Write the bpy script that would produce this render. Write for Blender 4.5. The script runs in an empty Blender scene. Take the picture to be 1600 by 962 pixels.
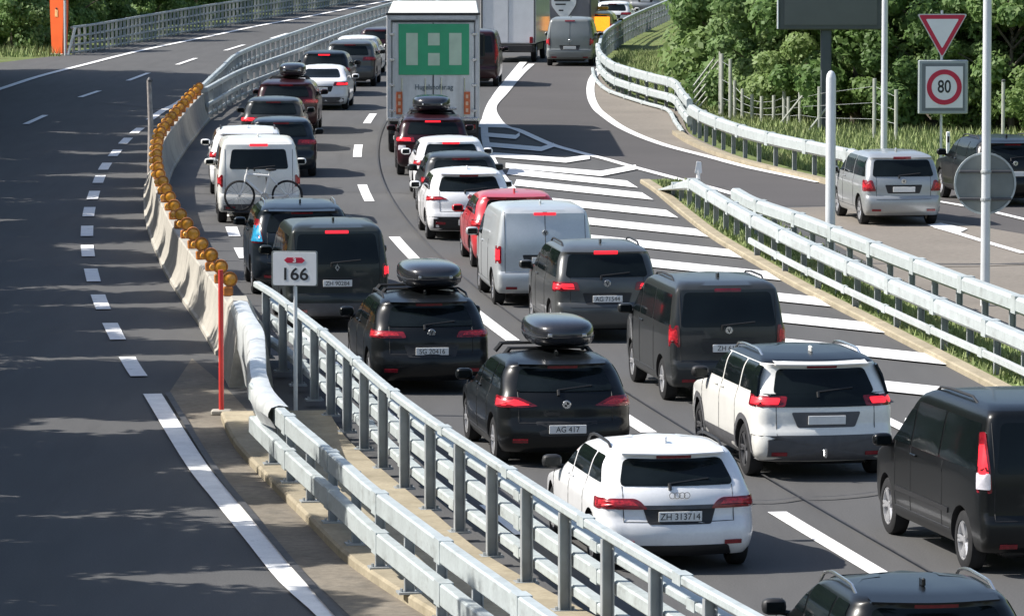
import bpy, bmesh, math, random
import numpy as np
from mathutils import Vector, Matrix

random.seed(7)
R = math.radians
SC = bpy.context.scene
COL = SC.collection

# ------------------------------------------------------------------ camera, sky, sun, exposure
CAM_H = 8.0                 # traffic camera on a mast, metres above the road
F_PX, IW, IH = 7900.0, 1600.0, 962.0
PITCH = math.atan(693.0 / F_PX)
cam_d = bpy.data.cameras.new('traffic_camera')
cam = bpy.data.objects.new('traffic_camera', cam_d)
COL.objects.link(cam)
cam.location = (0, 0, CAM_H)
cam.rotation_euler = (math.pi / 2 - PITCH, 0, 0)
cam_d.sensor_fit = 'HORIZONTAL'
cam_d.sensor_width = 36.0
cam_d.lens = 36.0 * F_PX / IW
cam_d.clip_start = 1.0
cam_d.clip_end = 4000.0
SC.camera = cam

SUN_EL = 44.0
SUN_DIR_XY = (0.9992, -0.04)          # way the shadows fall: straight to the right
world = bpy.data.worlds.new('World')
SC.world = world
world.use_nodes = True
wn = world.node_tree
bgn = wn.nodes['Background']
skyn = wn.nodes.new('ShaderNodeTexSky')
skyn.sky_type = 'NISHITA'
skyn.sun_disc = False
skyn.sun_elevation = R(SUN_EL)
# the sun stands opposite to the shadows
sun_az = math.atan2(-SUN_DIR_XY[0], -SUN_DIR_XY[1])      # angle from +Y towards +X
skyn.sun_rotation = sun_az
skyn.air_density = 1.0
skyn.dust_density = 1.6
skyn.ozone_density = 1.0
wn.links.new(skyn.outputs[0], bgn.inputs[0])
bgn.inputs[1].default_value = 0.088
sun_d = bpy.data.lights.new('sun', 'SUN')
sun_d.energy = 3.6
sun_d.angle = R(0.53)
sun_d.color = (1.0, 0.96, 0.90)
sun = bpy.data.objects.new('sun', sun_d)
COL.objects.link(sun)
_sd = Vector((SUN_DIR_XY[0] * math.cos(R(SUN_EL)), SUN_DIR_XY[1] * math.cos(R(SUN_EL)), -math.sin(R(SUN_EL))))
sun.rotation_euler = _sd.to_track_quat('-Z', 'Y').to_euler()
sun.location = (-60, 40, 60)
SC.view_settings.view_transform = 'Standard'
SC.view_settings.look = 'None'
SC.view_settings.exposure = 1.0
SC.view_settings.gamma = 1.0
SC.cycles.max_bounces = 6
SC.cycles.diffuse_bounces = 3
SC.cycles.glossy_bounces = 3
SC.cycles.transparent_max_bounces = 6

# ------------------------------------------------------------------ surveying helper: picture point -> point of the place at height h
_ct, _st = math.cos(PITCH), math.sin(PITCH)
def G(px, py, h=0.0):
    u = (px - IW / 2) / F_PX
    v = (IH / 2 - py) / F_PX
    d = Vector((u, _ct + v * _st, -_st + v * _ct))
    t = (h - CAM_H) / d.z
    return Vector((d.x * t, d.y * t, h))

def smooth(pts, step=1.0):
    P = [np.array(p, float) for p in pts]
    P = [2 * P[0] - P[1]] + P + [2 * P[-1] - P[-2]]
    dense = []
    for i in range(1, len(P) - 2):
        n = max(2, int(np.linalg.norm(P[i + 1] - P[i]) / max(step * 0.25, 0.05)))
        for k in range(n):
            t = k / n
            a, b, c, d = P[i - 1], P[i], P[i + 1], P[i + 2]
            dense.append(0.5 * (2 * b + (c - a) * t + (2 * a - 5 * b + 4 * c - d) * t * t + (3 * b - a - 3 * c + d) * t ** 3))
    dense.append(P[-2])
    dense = np.array(dense)
    L = np.concatenate([[0], np.cumsum(np.linalg.norm(np.diff(dense, axis=0), axis=1))])
    n = max(1, int(round(L[-1] / step)))
    s = np.linspace(0, L[-1], n + 1)
    return [Vector((np.interp(q, L, dense[:, 0]), np.interp(q, L, dense[:, 1]), np.interp(q, L, dense[:, 2]))) for q in s]

def track(pxs, h=0.0, step=1.0):
    return smooth([G(x, y, h) for x, y in pxs], step)

def flat(pts, z):
    return [Vector((p[0], p[1], z)) for p in pts]

def plen(path):
    return sum((path[i + 1] - path[i]).length for i in range(len(path) - 1))

def cutpath(path, a, b, n=None):
    """piece of a polyline between lengths a and b"""
    L = [0.0]
    for i in range(len(path) - 1):
        L.append(L[-1] + (path[i + 1] - path[i]).length)
    def at(s):
        s = min(max(s, 0), L[-1])
        for i in range(len(L) - 1):
            if s <= L[i + 1] or i == len(L) - 2:
                t = (s - L[i]) / max(L[i + 1] - L[i], 1e-9)
                return path[i].lerp(path[i + 1], t)
    n = n or max(1, int((b - a) / 1.0))
    return [at(a + (b - a) * k / n) for k in range(n + 1)]

def at_len(path, s):
    q = cutpath(path, s, s + 0.05, 1)
    d = (q[1] - q[0])
    if d.length < 1e-6:
        q2 = cutpath(path, s - 0.1, s, 1)
        d = q2[1] - q2[0]
    return q[0], d.normalized()

# ------------------------------------------------------------------ materials
MATS = {}
def mat(name, col, rough=0.6, metal=0.0, spec=0.5, coat=0.0, emit=None, estr=0.0, noise=None, bump=None, coords='Object'):
    if name in MATS:
        return MATS[name]
    m = bpy.data.materials.new(name)
    m.use_nodes = True
    nt = m.node_tree
    b = nt.nodes['Principled BSDF']
    b.inputs['Base Color'].default_value = (*col, 1)
    b.inputs['Roughness'].default_value = rough
    b.inputs['Metallic'].default_value = metal
    b.inputs['Specular IOR Level'].default_value = spec
    b.inputs['Coat Weight'].default_value = coat
    b.inputs['Coat Roughness'].default_value = 0.06
    if emit:
        b.inputs['Emission Color'].default_value = (*emit, 1)
        b.inputs['Emission Strength'].default_value = estr
    if noise or bump:
        if coords == 'World':
            src = nt.nodes.new('ShaderNodeNewGeometry').outputs['Position']
        else:
            src = nt.nodes.new('ShaderNodeTexCoord').outputs['Object']
    if noise:      # list of (scale, amount, stretch xyz)
        last = None
        base = nt.nodes.new('ShaderNodeRGB')
        base.outputs[0].default_value = (*col, 1)
        last = base.outputs[0]
        for sc, amt, st in noise:
            mp = nt.nodes.new('ShaderNodeMapping')
            mp.inputs['Scale'].default_value = st
            nt.links.new(src, mp.inputs['Vector'])
            n = nt.nodes.new('ShaderNodeTexNoise')
            n.inputs['Scale'].default_value = sc
            n.inputs['Detail'].default_value = 4.0
            nt.links.new(mp.outputs[0], n.inputs['Vector'])
            mr = nt.nodes.new('ShaderNodeMapRange')
            mr.inputs['From Min'].default_value = 0.3
            mr.inputs['From Max'].default_value = 0.7
            mr.inputs['To Min'].default_value = 1 - amt
            mr.inputs['To Max'].default_value = 1 + amt
            nt.links.new(n.outputs['Fac'], mr.inputs['Value'])
            mx = nt.nodes.new('ShaderNodeVectorMath')
            mx.operation = 'SCALE'
            nt.links.new(last, mx.inputs[0])
            nt.links.new(mr.outputs[0], mx.inputs['Scale'])
            last = mx.outputs[0]
        nt.links.new(last, b.inputs['Base Color'])
    if bump:
        n = nt.nodes.new('ShaderNodeTexNoise')
        n.inputs['Scale'].default_value = bump[0]
        n.inputs['Detail'].default_value = 3.0
        nt.links.new(src, n.inputs['Vector'])
        bp = nt.nodes.new('ShaderNodeBump')
        bp.inputs['Strength'].default_value = bump[1]
        bp.inputs['Distance'].default_value = bump[2]
        nt.links.new(n.outputs['Fac'], bp.inputs['Height'])
        nt.links.new(bp.outputs[0], b.inputs['Normal'])
    MATS[name] = m
    return m

def blotch(m, col2, scale, lo, hi, stretch=(1, 1, 1), strength=1.0):
    """wear: mixes a second colour over the base through thresholded noise in world space"""
    nt = m.node_tree
    b = nt.nodes['Principled BSDF']
    g = nt.nodes.new('ShaderNodeNewGeometry')
    mp = nt.nodes.new('ShaderNodeMapping')
    mp.inputs['Scale'].default_value = stretch
    nt.links.new(g.outputs['Position'], mp.inputs['Vector'])
    n = nt.nodes.new('ShaderNodeTexNoise')
    n.inputs['Scale'].default_value = scale
    n.inputs['Detail'].default_value = 6
    n.inputs['Roughness'].default_value = 0.65
    nt.links.new(mp.outputs[0], n.inputs['Vector'])
    mr = nt.nodes.new('ShaderNodeMapRange')
    mr.inputs['From Min'].default_value = lo
    mr.inputs['From Max'].default_value = hi
    mr.inputs['To Max'].default_value = strength
    nt.links.new(n.outputs['Fac'], mr.inputs['Value'])
    mx = nt.nodes.new('ShaderNodeMix')
    mx.data_type = 'RGBA'
    nt.links.new(mr.outputs[0], mx.inputs[0])
    sock = b.inputs['Base Color']
    if sock.links:
        nt.links.new(sock.links[0].from_socket, mx.inputs[6])
    else:
        mx.inputs[6].default_value = sock.default_value
    mx.inputs[7].default_value = (*col2, 1)
    nt.links.new(mx.outputs[2], sock)
    return m

ONE = (1, 1, 1)
M_ASPH = mat('asphalt', (0.094, 0.0925, 0.091), 0.88, spec=0.25, noise=[(0.12, 0.10, (1, 0.25, 1)), (2.2, 0.07, (1, 0.12, 1)), (45, 0.16, ONE)], bump=(60, 0.25, 0.01), coords='World')
blotch(M_ASPH, (0.068, 0.066, 0.067), 0.9, 0.58, 0.75, (1.6, 0.10, 1), 0.6)
M_ASPH_RAMP = mat('asphalt_ramp', (0.092, 0.086, 0.084), 0.9, spec=0.2, noise=[(0.3, 0.06, ONE), (40, 0.14, ONE)], bump=(60, 0.25, 0.01), coords='World')
M_TAR = mat('tar_joint', (0.05, 0.049, 0.05), 0.7, noise=[(6, 0.3, ONE)], coords='World')
M_TAN = mat('pale_pavement', (0.205, 0.182, 0.155), 0.92, spec=0.2, noise=[(0.35, 0.10, ONE), (7, 0.10, ONE), (50, 0.1, ONE)], bump=(40, 0.2, 0.01), coords='World')
M_DUST = mat('dusty_shoulder', (0.20, 0.175, 0.14), 0.95, spec=0.2, noise=[(0.8, 0.2, ONE), (9, 0.15, ONE), (60, 0.12, ONE)], coords='World')
blotch(M_DUST, (0.10, 0.092, 0.08), 1.6, 0.52, 0.68, ONE, 0.8)
M_WHITE = mat('road_paint', (0.80, 0.79, 0.77), 0.75, spec=0.3, noise=[(3, 0.07, ONE), (30, 0.06, ONE)], coords='World')
blotch(M_WHITE, (0.28, 0.27, 0.26), 5.0, 0.62, 0.78, (1, .6, 1), 0.8)
M_CONC = mat('concrete', (0.40, 0.375, 0.325), 0.9, spec=0.2, noise=[(1.2, 0.12, ONE), (14, 0.10, ONE)], bump=(30, 0.2, 0.01), coords='World')
blotch(M_CONC, (0.24, 0.22, 0.19), 2.2, 0.55, 0.75, (1, 1, .5), 0.7)
M_KERB = mat('kerb_stone', (0.33, 0.285, 0.205), 0.92, spec=0.2, noise=[(1.5, 0.14, ONE), (20, 0.12, ONE)], coords='World')
blotch(M_KERB, (0.20, 0.17, 0.11), 2.5, 0.55, 0.75, ONE, 0.8)
M_GALV = mat('galvanised_steel', (0.45, 0.49, 0.485), 0.5, 0.12, noise=[(3, 0.10, ONE), (25, 0.08, ONE)], coords='World')
blotch(M_GALV, (0.27, 0.285, 0.27), 3.0, 0.54, 0.72, (1, 1, 2), 0.7)
blotch(M_GALV, (0.25, 0.20, 0.15), 6.0, 0.66, 0.76, (1, 1, .4), 0.6)
M_GALV_D = mat('weathered_steel', (0.40, 0.42, 0.42), 0.6, 0.3, noise=[(4, 0.15, ONE)], coords='World')
M_POST = mat('galvanised_post', (0.36, 0.38, 0.385), 0.6, 0.3, noise=[(5, 0.12, ONE)], coords='World')
M_GRASS = mat('meadow_ground', (0.13, 0.165, 0.06), 0.95, spec=0.15, noise=[(0.5, 0.25, ONE), (6, 0.3, ONE), (40, 0.25, ONE)], bump=(12, 0.6, 0.06), coords='World')
blotch(M_GRASS, (0.16, 0.14, 0.06), 0.7, 0.5, 0.72, ONE, 0.7)
M_BLADE = mat('grass_blades', (0.23, 0.285, 0.115), 0.8, spec=0.2, noise=[(0.8, 0.3, ONE), (3, 0.25, ONE)], coords='World')
blotch(M_BLADE, (0.33, 0.31, 0.18), 0.9, 0.5, 0.7, ONE, 0.7)
M_BLACK = mat('black_plastic', (0.016, 0.016, 0.017), 0.55, noise=[(8, 0.15, ONE)])
M_GREYPL = mat('grey_plastic', (0.085, 0.085, 0.09), 0.6, noise=[(8, 0.12, ONE)])
M_RUB = mat('tyre_rubber', (0.02, 0.02, 0.021), 0.85, spec=0.3, noise=[(9, 0.2, ONE)])
M_GLASS = mat('tinted_glass', (0.006, 0.009, 0.010), 0.08, spec=0.22, noise=[(1.5, 0.3, ONE)])
M_RIM = mat('alloy_rim', (0.52, 0.52, 0.53), 0.35, 0.6, noise=[(6, 0.1, ONE)])
M_RIM_D = mat('dark_rim', (0.12, 0.12, 0.125), 0.4, 0.5, noise=[(6, 0.1, ONE)])
M_CHROME = mat('chrome', (0.62, 0.63, 0.64), 0.22, 0.9, noise=[(6, 0.06, ONE)])
M_PLATE = mat('plate_white', (0.74, 0.74, 0.72), 0.45, noise=[(12, 0.05, ONE)])
M_INK = mat('black_ink', (0.02, 0.02, 0.022), 0.6, noise=[(12, 0.05, ONE)])
M_TAIL = mat('tail_lens', (0.20, 0.008, 0.016), 0.2, coat=0.3, noise=[(14, 0.3, ONE)])
M_TAIL2 = mat('tail_lens_inner', (0.50, 0.02, 0.03), 0.3, coat=0.3, noise=[(30, 0.5, ONE)])
M_TAIL3 = mat('tail_lens_dark', (0.10, 0.006, 0.010), 0.3, noise=[(14, 0.3, ONE)])
M_BRAKE = mat('brake_lit', (0.5, 0.012, 0.018), 0.4, emit=(1.0, 0.02, 0.035), estr=.8, noise=[(10, 0.2, ONE)])
M_CLEAR = mat('clear_lens', (0.62, 0.60, 0.64), 0.2, coat=0.5, noise=[(14, 0.2, ONE)])
M_SKYREFL = mat('sky_reflection_lens', (0.03, 0.28, 0.48), 0.12, coat=0.6, noise=[(14, 0.3, ONE)])  # clear lamp section; its sky reflection is painted in as blue

def paint(name, col, rough=0.32, metal=0.0, coat=0.6):
    """car paint with a film of road dust that thickens towards the sills"""
    m = mat('paint_' + name, col, rough, metal, coat=coat, noise=[(2.5, 0.05, ONE), (30, 0.03, ONE)])
    nt = m.node_tree
    b = nt.nodes['Principled BSDF']
    tc = nt.nodes.new('ShaderNodeTexCoord')
    sx = nt.nodes.new('ShaderNodeSeparateXYZ')
    nt.links.new(tc.outputs['Object'], sx.inputs[0])
    mr = nt.nodes.new('ShaderNodeMapRange')
    mr.inputs['From Min'].default_value = 0.95; mr.inputs['From Max'].default_value = 0.25
    dk = max(col) < .06
    mr.inputs['To Min'].default_value = 0.0 if dk else 0.02; mr.inputs['To Max'].default_value = 0.06 if dk else 0.24
    if dk: b.inputs['Specular IOR Level'].default_value = .25
    nt.links.new(sx.outputs[2], mr.inputs['Value'])
    n = nt.nodes.new('ShaderNodeTexNoise'); n.inputs['Scale'].default_value = 3.5; n.inputs['Detail'].default_value = 6
    nt.links.new(tc.outputs['Object'], n.inputs['Vector'])
    ml = nt.nodes.new('ShaderNodeMath'); ml.operation = 'MULTIPLY'
    nt.links.new(mr.outputs[0], ml.inputs[0]); nt.links.new(n.outputs['Fac'], ml.inputs[1])
    mx = nt.nodes.new('ShaderNodeMix'); mx.data_type = 'RGBA'
    nt.links.new(ml.outputs[0], mx.inputs[0])
    nt.links.new(b.inputs['Base Color'].links[0].from_socket, mx.inputs[6])
    mx.inputs[7].default_value = (.20, .18, .155, 1)
    nt.links.new(mx.outputs[2], b.inputs['Base Color'])
    return m

# ------------------------------------------------------------------ mesh helpers
def tag(o, label=None, cat=None, group=None, kind=None):
    if label: o['label'] = label
    if cat: o['category'] = cat
    if group: o['group'] = group
    if kind: o['kind'] = kind
    return o

def empty(name, loc=(0, 0, 0), rz=0.0, parent=None):
    o = bpy.data.objects.new(name, None)
    o.empty_display_size = 0.3
    o.location = loc
    o.rotation_euler = (0, 0, rz)
    COL.objects.link(o)
    if parent: o.parent = parent
    return o

def mobj(name, data, parent=None, loc=None, rot=None):
    o = bpy.data.objects.new(name, data)
    COL.objects.link(o)
    if parent: o.parent = parent
    if loc is not None: o.location = loc
    if rot is not None: o.rotation_euler = rot
    return o

def mesh_of(name, verts, faces, mats, smooth_angle=None, fmat=None):
    me = bpy.data.meshes.new(name)
    me.from_pydata([tuple(v) for v in verts], [], [tuple(f) for f in faces])
    for m in (mats if isinstance(mats, (list, tuple)) else [mats]):
        me.materials.append(m)
    if fmat is not None:
        me.polygons.foreach_set('material_index', fmat)
    me.update()
    if smooth_angle is not None:
        me.polygons.foreach_set('use_smooth', [True] * len(me.polygons))
        me.set_sharp_from_angle(angle=R(smooth_angle))
    return me

class MB:
    """collects shapes for one part"""
    def __init__(s): s.v, s.f = [], []
    def add(s, v, f):
        o = len(s.v)
        s.v += [tuple(p) for p in v]
        s.f += [tuple(i + o for i in q) for q in f]
        return s
    def box(s, c, d, rz=0.0, bev=0.0):
        x, y, z = d[0] / 2, d[1] / 2, d[2] / 2
        if bev > 0:
            b = min(bev, x * .9, y * .9, z * .9)
            prof = [(-x + b, -y), (x - b, -y), (x, -y + b), (x, y - b), (x - b, y), (-x + b, y), (-x, y - b), (-x, -y + b)]
            vs = []
            for zz, k in ((-z, 1 - b / max(x, y)), (-z + b, 1), (z - b, 1), (z, 1 - b / max(x, y))):
                sx = (x - b) / x if abs(zz) == z else 1
                sy = (y - b) / y if abs(zz) == z else 1
                vs += [(px * sx, py * sy, zz) for px, py in prof]
            fs = [tuple(range(7, -1, -1)), tuple(range(24, 32))]
            for l in range(3):
                for i in range(8):
                    fs.append((l * 8 + i, l * 8 + (i + 1) % 8, l * 8 + 8 + (i + 1) % 8, l * 8 + 8 + i))
        else:
            vs = [(-x, -y, -z), (x, -y, -z), (x, y, -z), (-x, y, -z), (-x, -y, z), (x, -y, z), (x, y, z), (-x, y, z)]
            fs = [(3, 2, 1, 0), (4, 5, 6, 7), (0, 1, 5, 4), (1, 2, 6, 5), (2, 3, 7, 6), (3, 0, 4, 7)]
        ca, sa = math.cos(rz), math.sin(rz)
        return s.add([(c[0] + px * ca - py * sa, c[1] + px * sa + py * ca, c[2] + pz) for px, py, pz in vs], fs)
    def tube(s, pts, r, n=8, r2=None, caps=True):
        P = [Vector(p) for p in pts]
        m = len(P)
        rings = []
        up = Vector((0, 0, 1))
        for i in range(m):
            d = (P[min(i + 1, m - 1)] - P[max(i - 1, 0)])
            d = d.normalized() if d.length > 1e-9 else Vector((0, 0, 1))
            a = d.cross(up)
            if a.length < 0.05: a = d.cross(Vector((1, 0, 0)))
            a.normalize()
            b = d.cross(a).normalized()
            rr = r if r2 is None else r + (r2 - r) * i / max(1, m - 1)
            rings.append([P[i] + a * rr * math.cos(2 * math.pi * k / n) + b * rr * math.sin(2 * math.pi * k / n) for k in range(n)])
        vs = [p for q in rings for p in q]
        fs = []
        for i in range(m - 1):
            for k in range(n):
                fs.append((i * n + k, i * n + (k + 1) % n, (i + 1) * n + (k + 1) % n, (i + 1) * n + k))
        if caps:
            fs += [tuple(range(n - 1, -1, -1)), tuple(range((m - 1) * n, m * n))]
        return s.add(vs, fs)
    def lathe(s, prof, n=20, axis='z', c=(0, 0, 0), closed=False):
        vs, fs = [], []
        for r, h in prof:
            for k in range(n):
                a = 2 * math.pi * k / n
                p = (r * math.cos(a), r * math.sin(a), h)
                if axis == 'x': p = (h, p[0], p[1])
                if axis == 'y': p = (p[0], h, p[1])
                vs.append((p[0] + c[0], p[1] + c[1], p[2] + c[2]))
        m = len(prof)
        for i in range(m - 1 + (1 if closed else 0)):
            j = (i + 1) % m
            for k in range(n):
                fs.append((i * n + k, i * n + (k + 1) % n, j * n + (k + 1) % n, j * n + k))
        if not closed:
            fs += [tuple(range(n - 1, -1, -1)), tuple(range((m - 1) * n, m * n))]
        return s.add(vs, fs)
    def prism(s, poly, y0, y1, plane='xz'):
        """outline in x-z, depth along y"""
        n = len(poly)
        def P(a, b, c):
            return (a, c, b) if plane == 'xz' else ((c, a, b) if plane == 'yz' else (a, b, c))
        vs = [P(a, b, y0) for a, b in poly] + [P(a, b, y1) for a, b in poly]
        fs = [tuple(range(n)), tuple(range(2 * n - 1, n - 1, -1))]
        for i in range(n):
            fs.append((i, (i + 1) % n, n + (i + 1) % n, n + i))
        return s.add(vs, fs)
    def sweep(s, prof, path, closed=True, caps=True):
        """profile (u to the right of travel, v up) swept along a level path"""
        n, m = len(prof), len(path)
        vs = []
        for i in range(m):
            d = path[min(i + 1, m - 1)] - path[max(i - 1, 0)]
            d.z = 0
            d = d.normalized()
            rt = Vector((d.y, -d.x, 0))
            for u, v in prof:
                vs.append(path[i] + rt * u + Vector((0, 0, v)))
        fs = []
        for i in range(m - 1):
            for k in range(n if closed else n - 1):
                fs.append((i * n + k, i * n + (k + 1) % n, (i + 1) * n + (k + 1) % n, (i + 1) * n + k))
        if closed and caps:
            fs += [tuple(range(n - 1, -1, -1)), tuple(range((m - 1) * n, m * n))]
        return s.add(vs, fs)
    def mesh(s, name, m, smooth_angle=None):
        me = mesh_of(name, s.v, s.f, m, None)
        bm = bmesh.new(); bm.from_mesh(me)
        bmesh.ops.recalc_face_normals(bm, faces=bm.faces)
        bm.to_mesh(me); bm.free()
        if smooth_angle is not None:
            me.polygons.foreach_set('use_smooth', [True] * len(me.polygons))
            me.set_sharp_from_angle(angle=R(smooth_angle))
        return me
    def build(s, name, m, parent=None, smooth_angle=None, loc=None, rot=None):
        return mobj(name, s.mesh(name, m, smooth_angle), parent, loc, rot)

TEXTS = []
def text_obj(name, body, size, m, parent, loc, rot, sx=1.0, ext=0.001, bold=0.0):
    cu = bpy.data.curves.new(name, 'FONT')
    cu.body = body
    cu.size = size
    cu.align_x = 'CENTER'; cu.align_y = 'CENTER'
    cu.extrude = ext
    cu.offset = bold
    cu.materials.append(m)
    o = mobj(name, cu, parent, loc, rot)
    o.scale = (sx, 1, 1)
    TEXTS.append(o)
    return o

def sheet(name, pts, z, m, label=None, kind='structure', parent=None, cat=None):
    vs = [(p[0], p[1], z) for p in pts]
    me = mesh_of(name, vs, [tuple(range(len(vs)))], m)
    bm = bmesh.new(); bm.from_mesh(me)
    for f in bm.faces:
        if f.normal.z < 0: f.normal_flip()
    bmesh.ops.triangulate(bm, faces=bm.faces)
    bm.to_mesh(me); bm.free()
    o = mobj(name, me, parent)
    if kind: o['kind'] = kind
    if label: o['label'] = label
    if cat: o['category'] = cat
    return o

def ribbon_v(path, w, z):
    vs, fs = [], []
    m = len(path)
    for i in range(m):
        d = path[min(i + 1, m - 1)] - path[max(i - 1, 0)]
        d.z = 0; d = d.normalized()
        rt = Vector((d.y, -d.x, 0)) * (w / 2)
        a, b = path[i] - rt, path[i] + rt
        vs += [(a.x, a.y, z), (b.x, b.y, z)]
    for i in range(m - 1):
        fs.append((2 * i, 2 * i + 1, 2 * i + 3, 2 * i + 2))
    return vs, fs

def ribbon(name, path, w, z, m, parent=None, kind=None):
    vs, fs = ribbon_v(path, w, z)
    o = mobj(name, mesh_of(name, vs, fs, m), parent)
    if kind: o['kind'] = kind
    return o

# ------------------------------------------------------------------ road geometry: centre line between the two queues
_cz = np.array([40.0, 53.0, 59.7, 74.0, 88.1, 105.5, 123.2, 141.0, 159.6, 178, 200, 219, 233, 270, 300, 340])
_cx = np.array([6.95, 4.72, 3.66, 1.60, -0.42, -2.32, -3.57, -4.30, -4.46, -4.15, -3.1, -1.85, -0.7, 3.2, 7.0, 13.0])
_cf = np.polyfit(_cz, _cx, 6)
def cx(z): return float(np.polyval(_cf, z))
def cslope(z): return float(np.polyval(np.polyder(_cf), z))

def cpath(za, zb, off=0.0, step=1.0):
    n = max(1, int(round(abs(zb - za) / step)))
    out = []
    for i in range(n + 1):
        z = za + (zb - za) * i / n
        m = cslope(z)
        k = 1 / math.sqrt(1 + m * m)
        out.append(Vector((cx(z) + off * k, z - off * m * k, 0)))
    return out

# ------------------------------------------------------------------ ground, roads, pavements
FOOT5 = [(1080, 15), (1030, 38), (985, 60), (955, 80), (940, 95), (936, 108), (941, 123), (957, 139), (980, 149), (1021, 162), (1056, 171),
         (1068, 190), (1076, 207), (1100, 222), (1150, 243), (1200, 258), (1290, 280)]
foot5 = track(FOOT5, 0, 1.0)
gx = np.concatenate([np.linspace(-900, -60, 12), np.linspace(-50, 70, 61), np.linspace(80, 900, 12)])
gy = np.concatenate([np.linspace(-300, 20, 6), np.linspace(30, 400, 75), np.linspace(430, 2500, 14)])
_f5 = np.array([(p.x, p.y) for p in foot5])
_f5 = _f5[np.argsort(_f5[:, 1])]
def bank(x, y):
    """height of the grassy bank right of the slip road, and of the cutting left of the motorway"""
    xe = np.interp(y, np.concatenate([[60], _f5[:, 1]]), np.concatenate([[24], _f5[:, 0]]))
    if y < 124: xe = max(xe, 8.7 + (124 - y) * 0.9)
    d = x - xe - 2.0 - 8.0 * min(max((176 - y) / 18, 0), 1)
    h = 0.0
    if d > 0: h = min(14.0, 0.16 * d + 0.010 * d * d)
    if y > 60 and y < 600:
        xl = -18.6 if y < 170 else -18.6 + (y - 170) * 0.05
        dl = xl - 6.0 - x
        if dl > 0: h = min(8.0, 0.25 * dl)
    return h
gv, gf = [], []
for j, y in enumerate(gy):
    for i, x in enumerate(gx):
        gv.append((x, y, -0.03 + bank(x, y)))
nx_ = len(gx)
for j in range(len(gy) - 1):
    for i in range(nx_ - 1):
        gf.append((j * nx_ + i, j * nx_ + i + 1, (j + 1) * nx_ + i + 1, (j + 1) * nx_ + i))
tag(mobj('ground', mesh_of('ground', gv, gf, M_GRASS, 60)), kind='structure', label='grassy ground with banks beside the motorway')

left_edge = [G(x, y) for x, y in [(900, -70), (760, -42), (620, -12), (480, 16), (330, 44), (200, 69), (108, 86), (75, 89), (0, 98), (-150, 112), (-420, 150)]]
right_edge = [G(x, y) for x, y in [(2300, 420), (1900, 300), (1600, 281), (1400, 276), (1290, 281)]] + list(reversed(foot5)) + [G(1130, -8), G(1250, -50)]
road_pts = left_edge + [Vector((-34, 60, 0)), Vector((-34, 10, 0)), Vector((40, 10, 0))] + right_edge
road = sheet('motorway', road_pts, 0.0, M_ASPH, 'grey asphalt of both carriageways and the slip road')

ramp_left = [(834, 98), (815, 115), (788, 146), (770, 168), (777, 188), (790, 199), (809, 204), (859, 226), (900, 238), (947, 250), (985, 261), (1060, 281), (1130, 300), (1205, 322)]
ramp_right = [(939, 106), (925, 126), (923, 149), (931, 169), (946, 183), (969, 199), (998, 213), (1030, 225), (1060, 234), (1107, 246), (1175, 264), (1282, 286)]
rl, rr_ = track(ramp_left, 0, 1.0), track(ramp_right, 0, 1.0)
ramp_near = [G(x, y) for x, y in [(1300, 322), (1480, 345), (1700, 382), (2050, 460), (2150, 380), (1850, 310), (1600, 296), (1400, 290)]]
sheet('slip_road', rl + ramp_near + list(reversed(rr_)), 0.004, M_ASPH_RAMP, 'darker asphalt of the slip road leaving to the right')
tan1 = [p for p in reversed(foot5) if p.y < 208]
sheet('shoulder_pavement', list(reversed(rr_[2:])) [::-1] + [p.lerp(q, 0.0) for p, q in zip(tan1, tan1)], 0.006, M_TAN, 'pale pavement between slip road and guardrail')
sheet('junction_pavement', [G(x, y) for x, y in [(1205, 326), (1300, 323), (1480, 346), (1700, 383), (2050, 460), (1900, 640), (1620, 545), (1400, 435), (1250, 352)]],
      0.008, M_TAN, 'pale pavement of the junction beyond the guardrails')

marks = empty('road_markings')
tag(marks, 'white painted lines, blocks and hatching on the asphalt', kind='structure')
ZM = 0.012
_mk = [0]
def zm():
    _mk[0] += 1
    return ZM + .00025 * _mk[0]
def mark(path, w, nm='painted_line'):
    return ribbon(nm, path, w, zm(), M_WHITE, marks)
# centre dashes between the queues (far end, near end)
for zf, zn in [(162.5, 156.4), (144.5, 138.4), (126.4, 120.1), (108.6, 102.5), (91.0, 84.8), (77.2, 71.0), (62.2, 55.6), (198.5, 192.5), (180.5, 174.5), (216.5, 210.5), (234.5, 228.5), (252, 246), (270, 264)]:
    mark(cpath(zn, zf), 0.24, 'lane_dash')
for zc in np.arange(62.0, 175, 6.05):
    mark(cpath(zc - 1.4, zc + 1.4, -3.42), 0.26, 'edge_block')
# left carriageway
blocks_px = [(204 + 10, 205), (196, 221), (180, 240), (164, 261), (155, 281), (146, 306), (139, 332), (136, 362), (137, 393), (144, 431), (157, 473), (178, 519), (207, 574), (240, 619)]
bpath = track(blocks_px, 0, 0.5)
zz = np.array([p.y for p in bpath]); xx = np.array([p.x for p in bpath])
o_ = np.argsort(zz); zz, xx = zz[o_], xx[o_]
for px, py in blocks_px[:-1]:
    zc = G(px, py).y
    mark([Vector((np.interp(z, zz, xx), z, 0)) for z in np.linspace(zc - 1.55, zc + 1.55, 4)], 0.27, 'edge_block')
mark(track([(234, 188), (254, 174), (275, 164), (296, 151), (330, 131), (370, 108)], 0, 1.0), 0.26)
mark(track([(238, 617), (303, 722), (350, 782), (400, 843), (455, 910), (513, 962), (600, 1052), (700, 1150)], 0, 1.0), 0.28)
for a, b in [((40, 195), (71, 181)), ((125, 153), (155, 143)), ((200, 127), (232, 115)), ((277, 102), (306, 92)), ((352, 80), (381, 71)), ((424, 61), (450, 53)), ((-60, 252), (-20, 232))]:
    mark([G(*a), G(*b)], 0.2, 'lane_dash')
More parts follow.
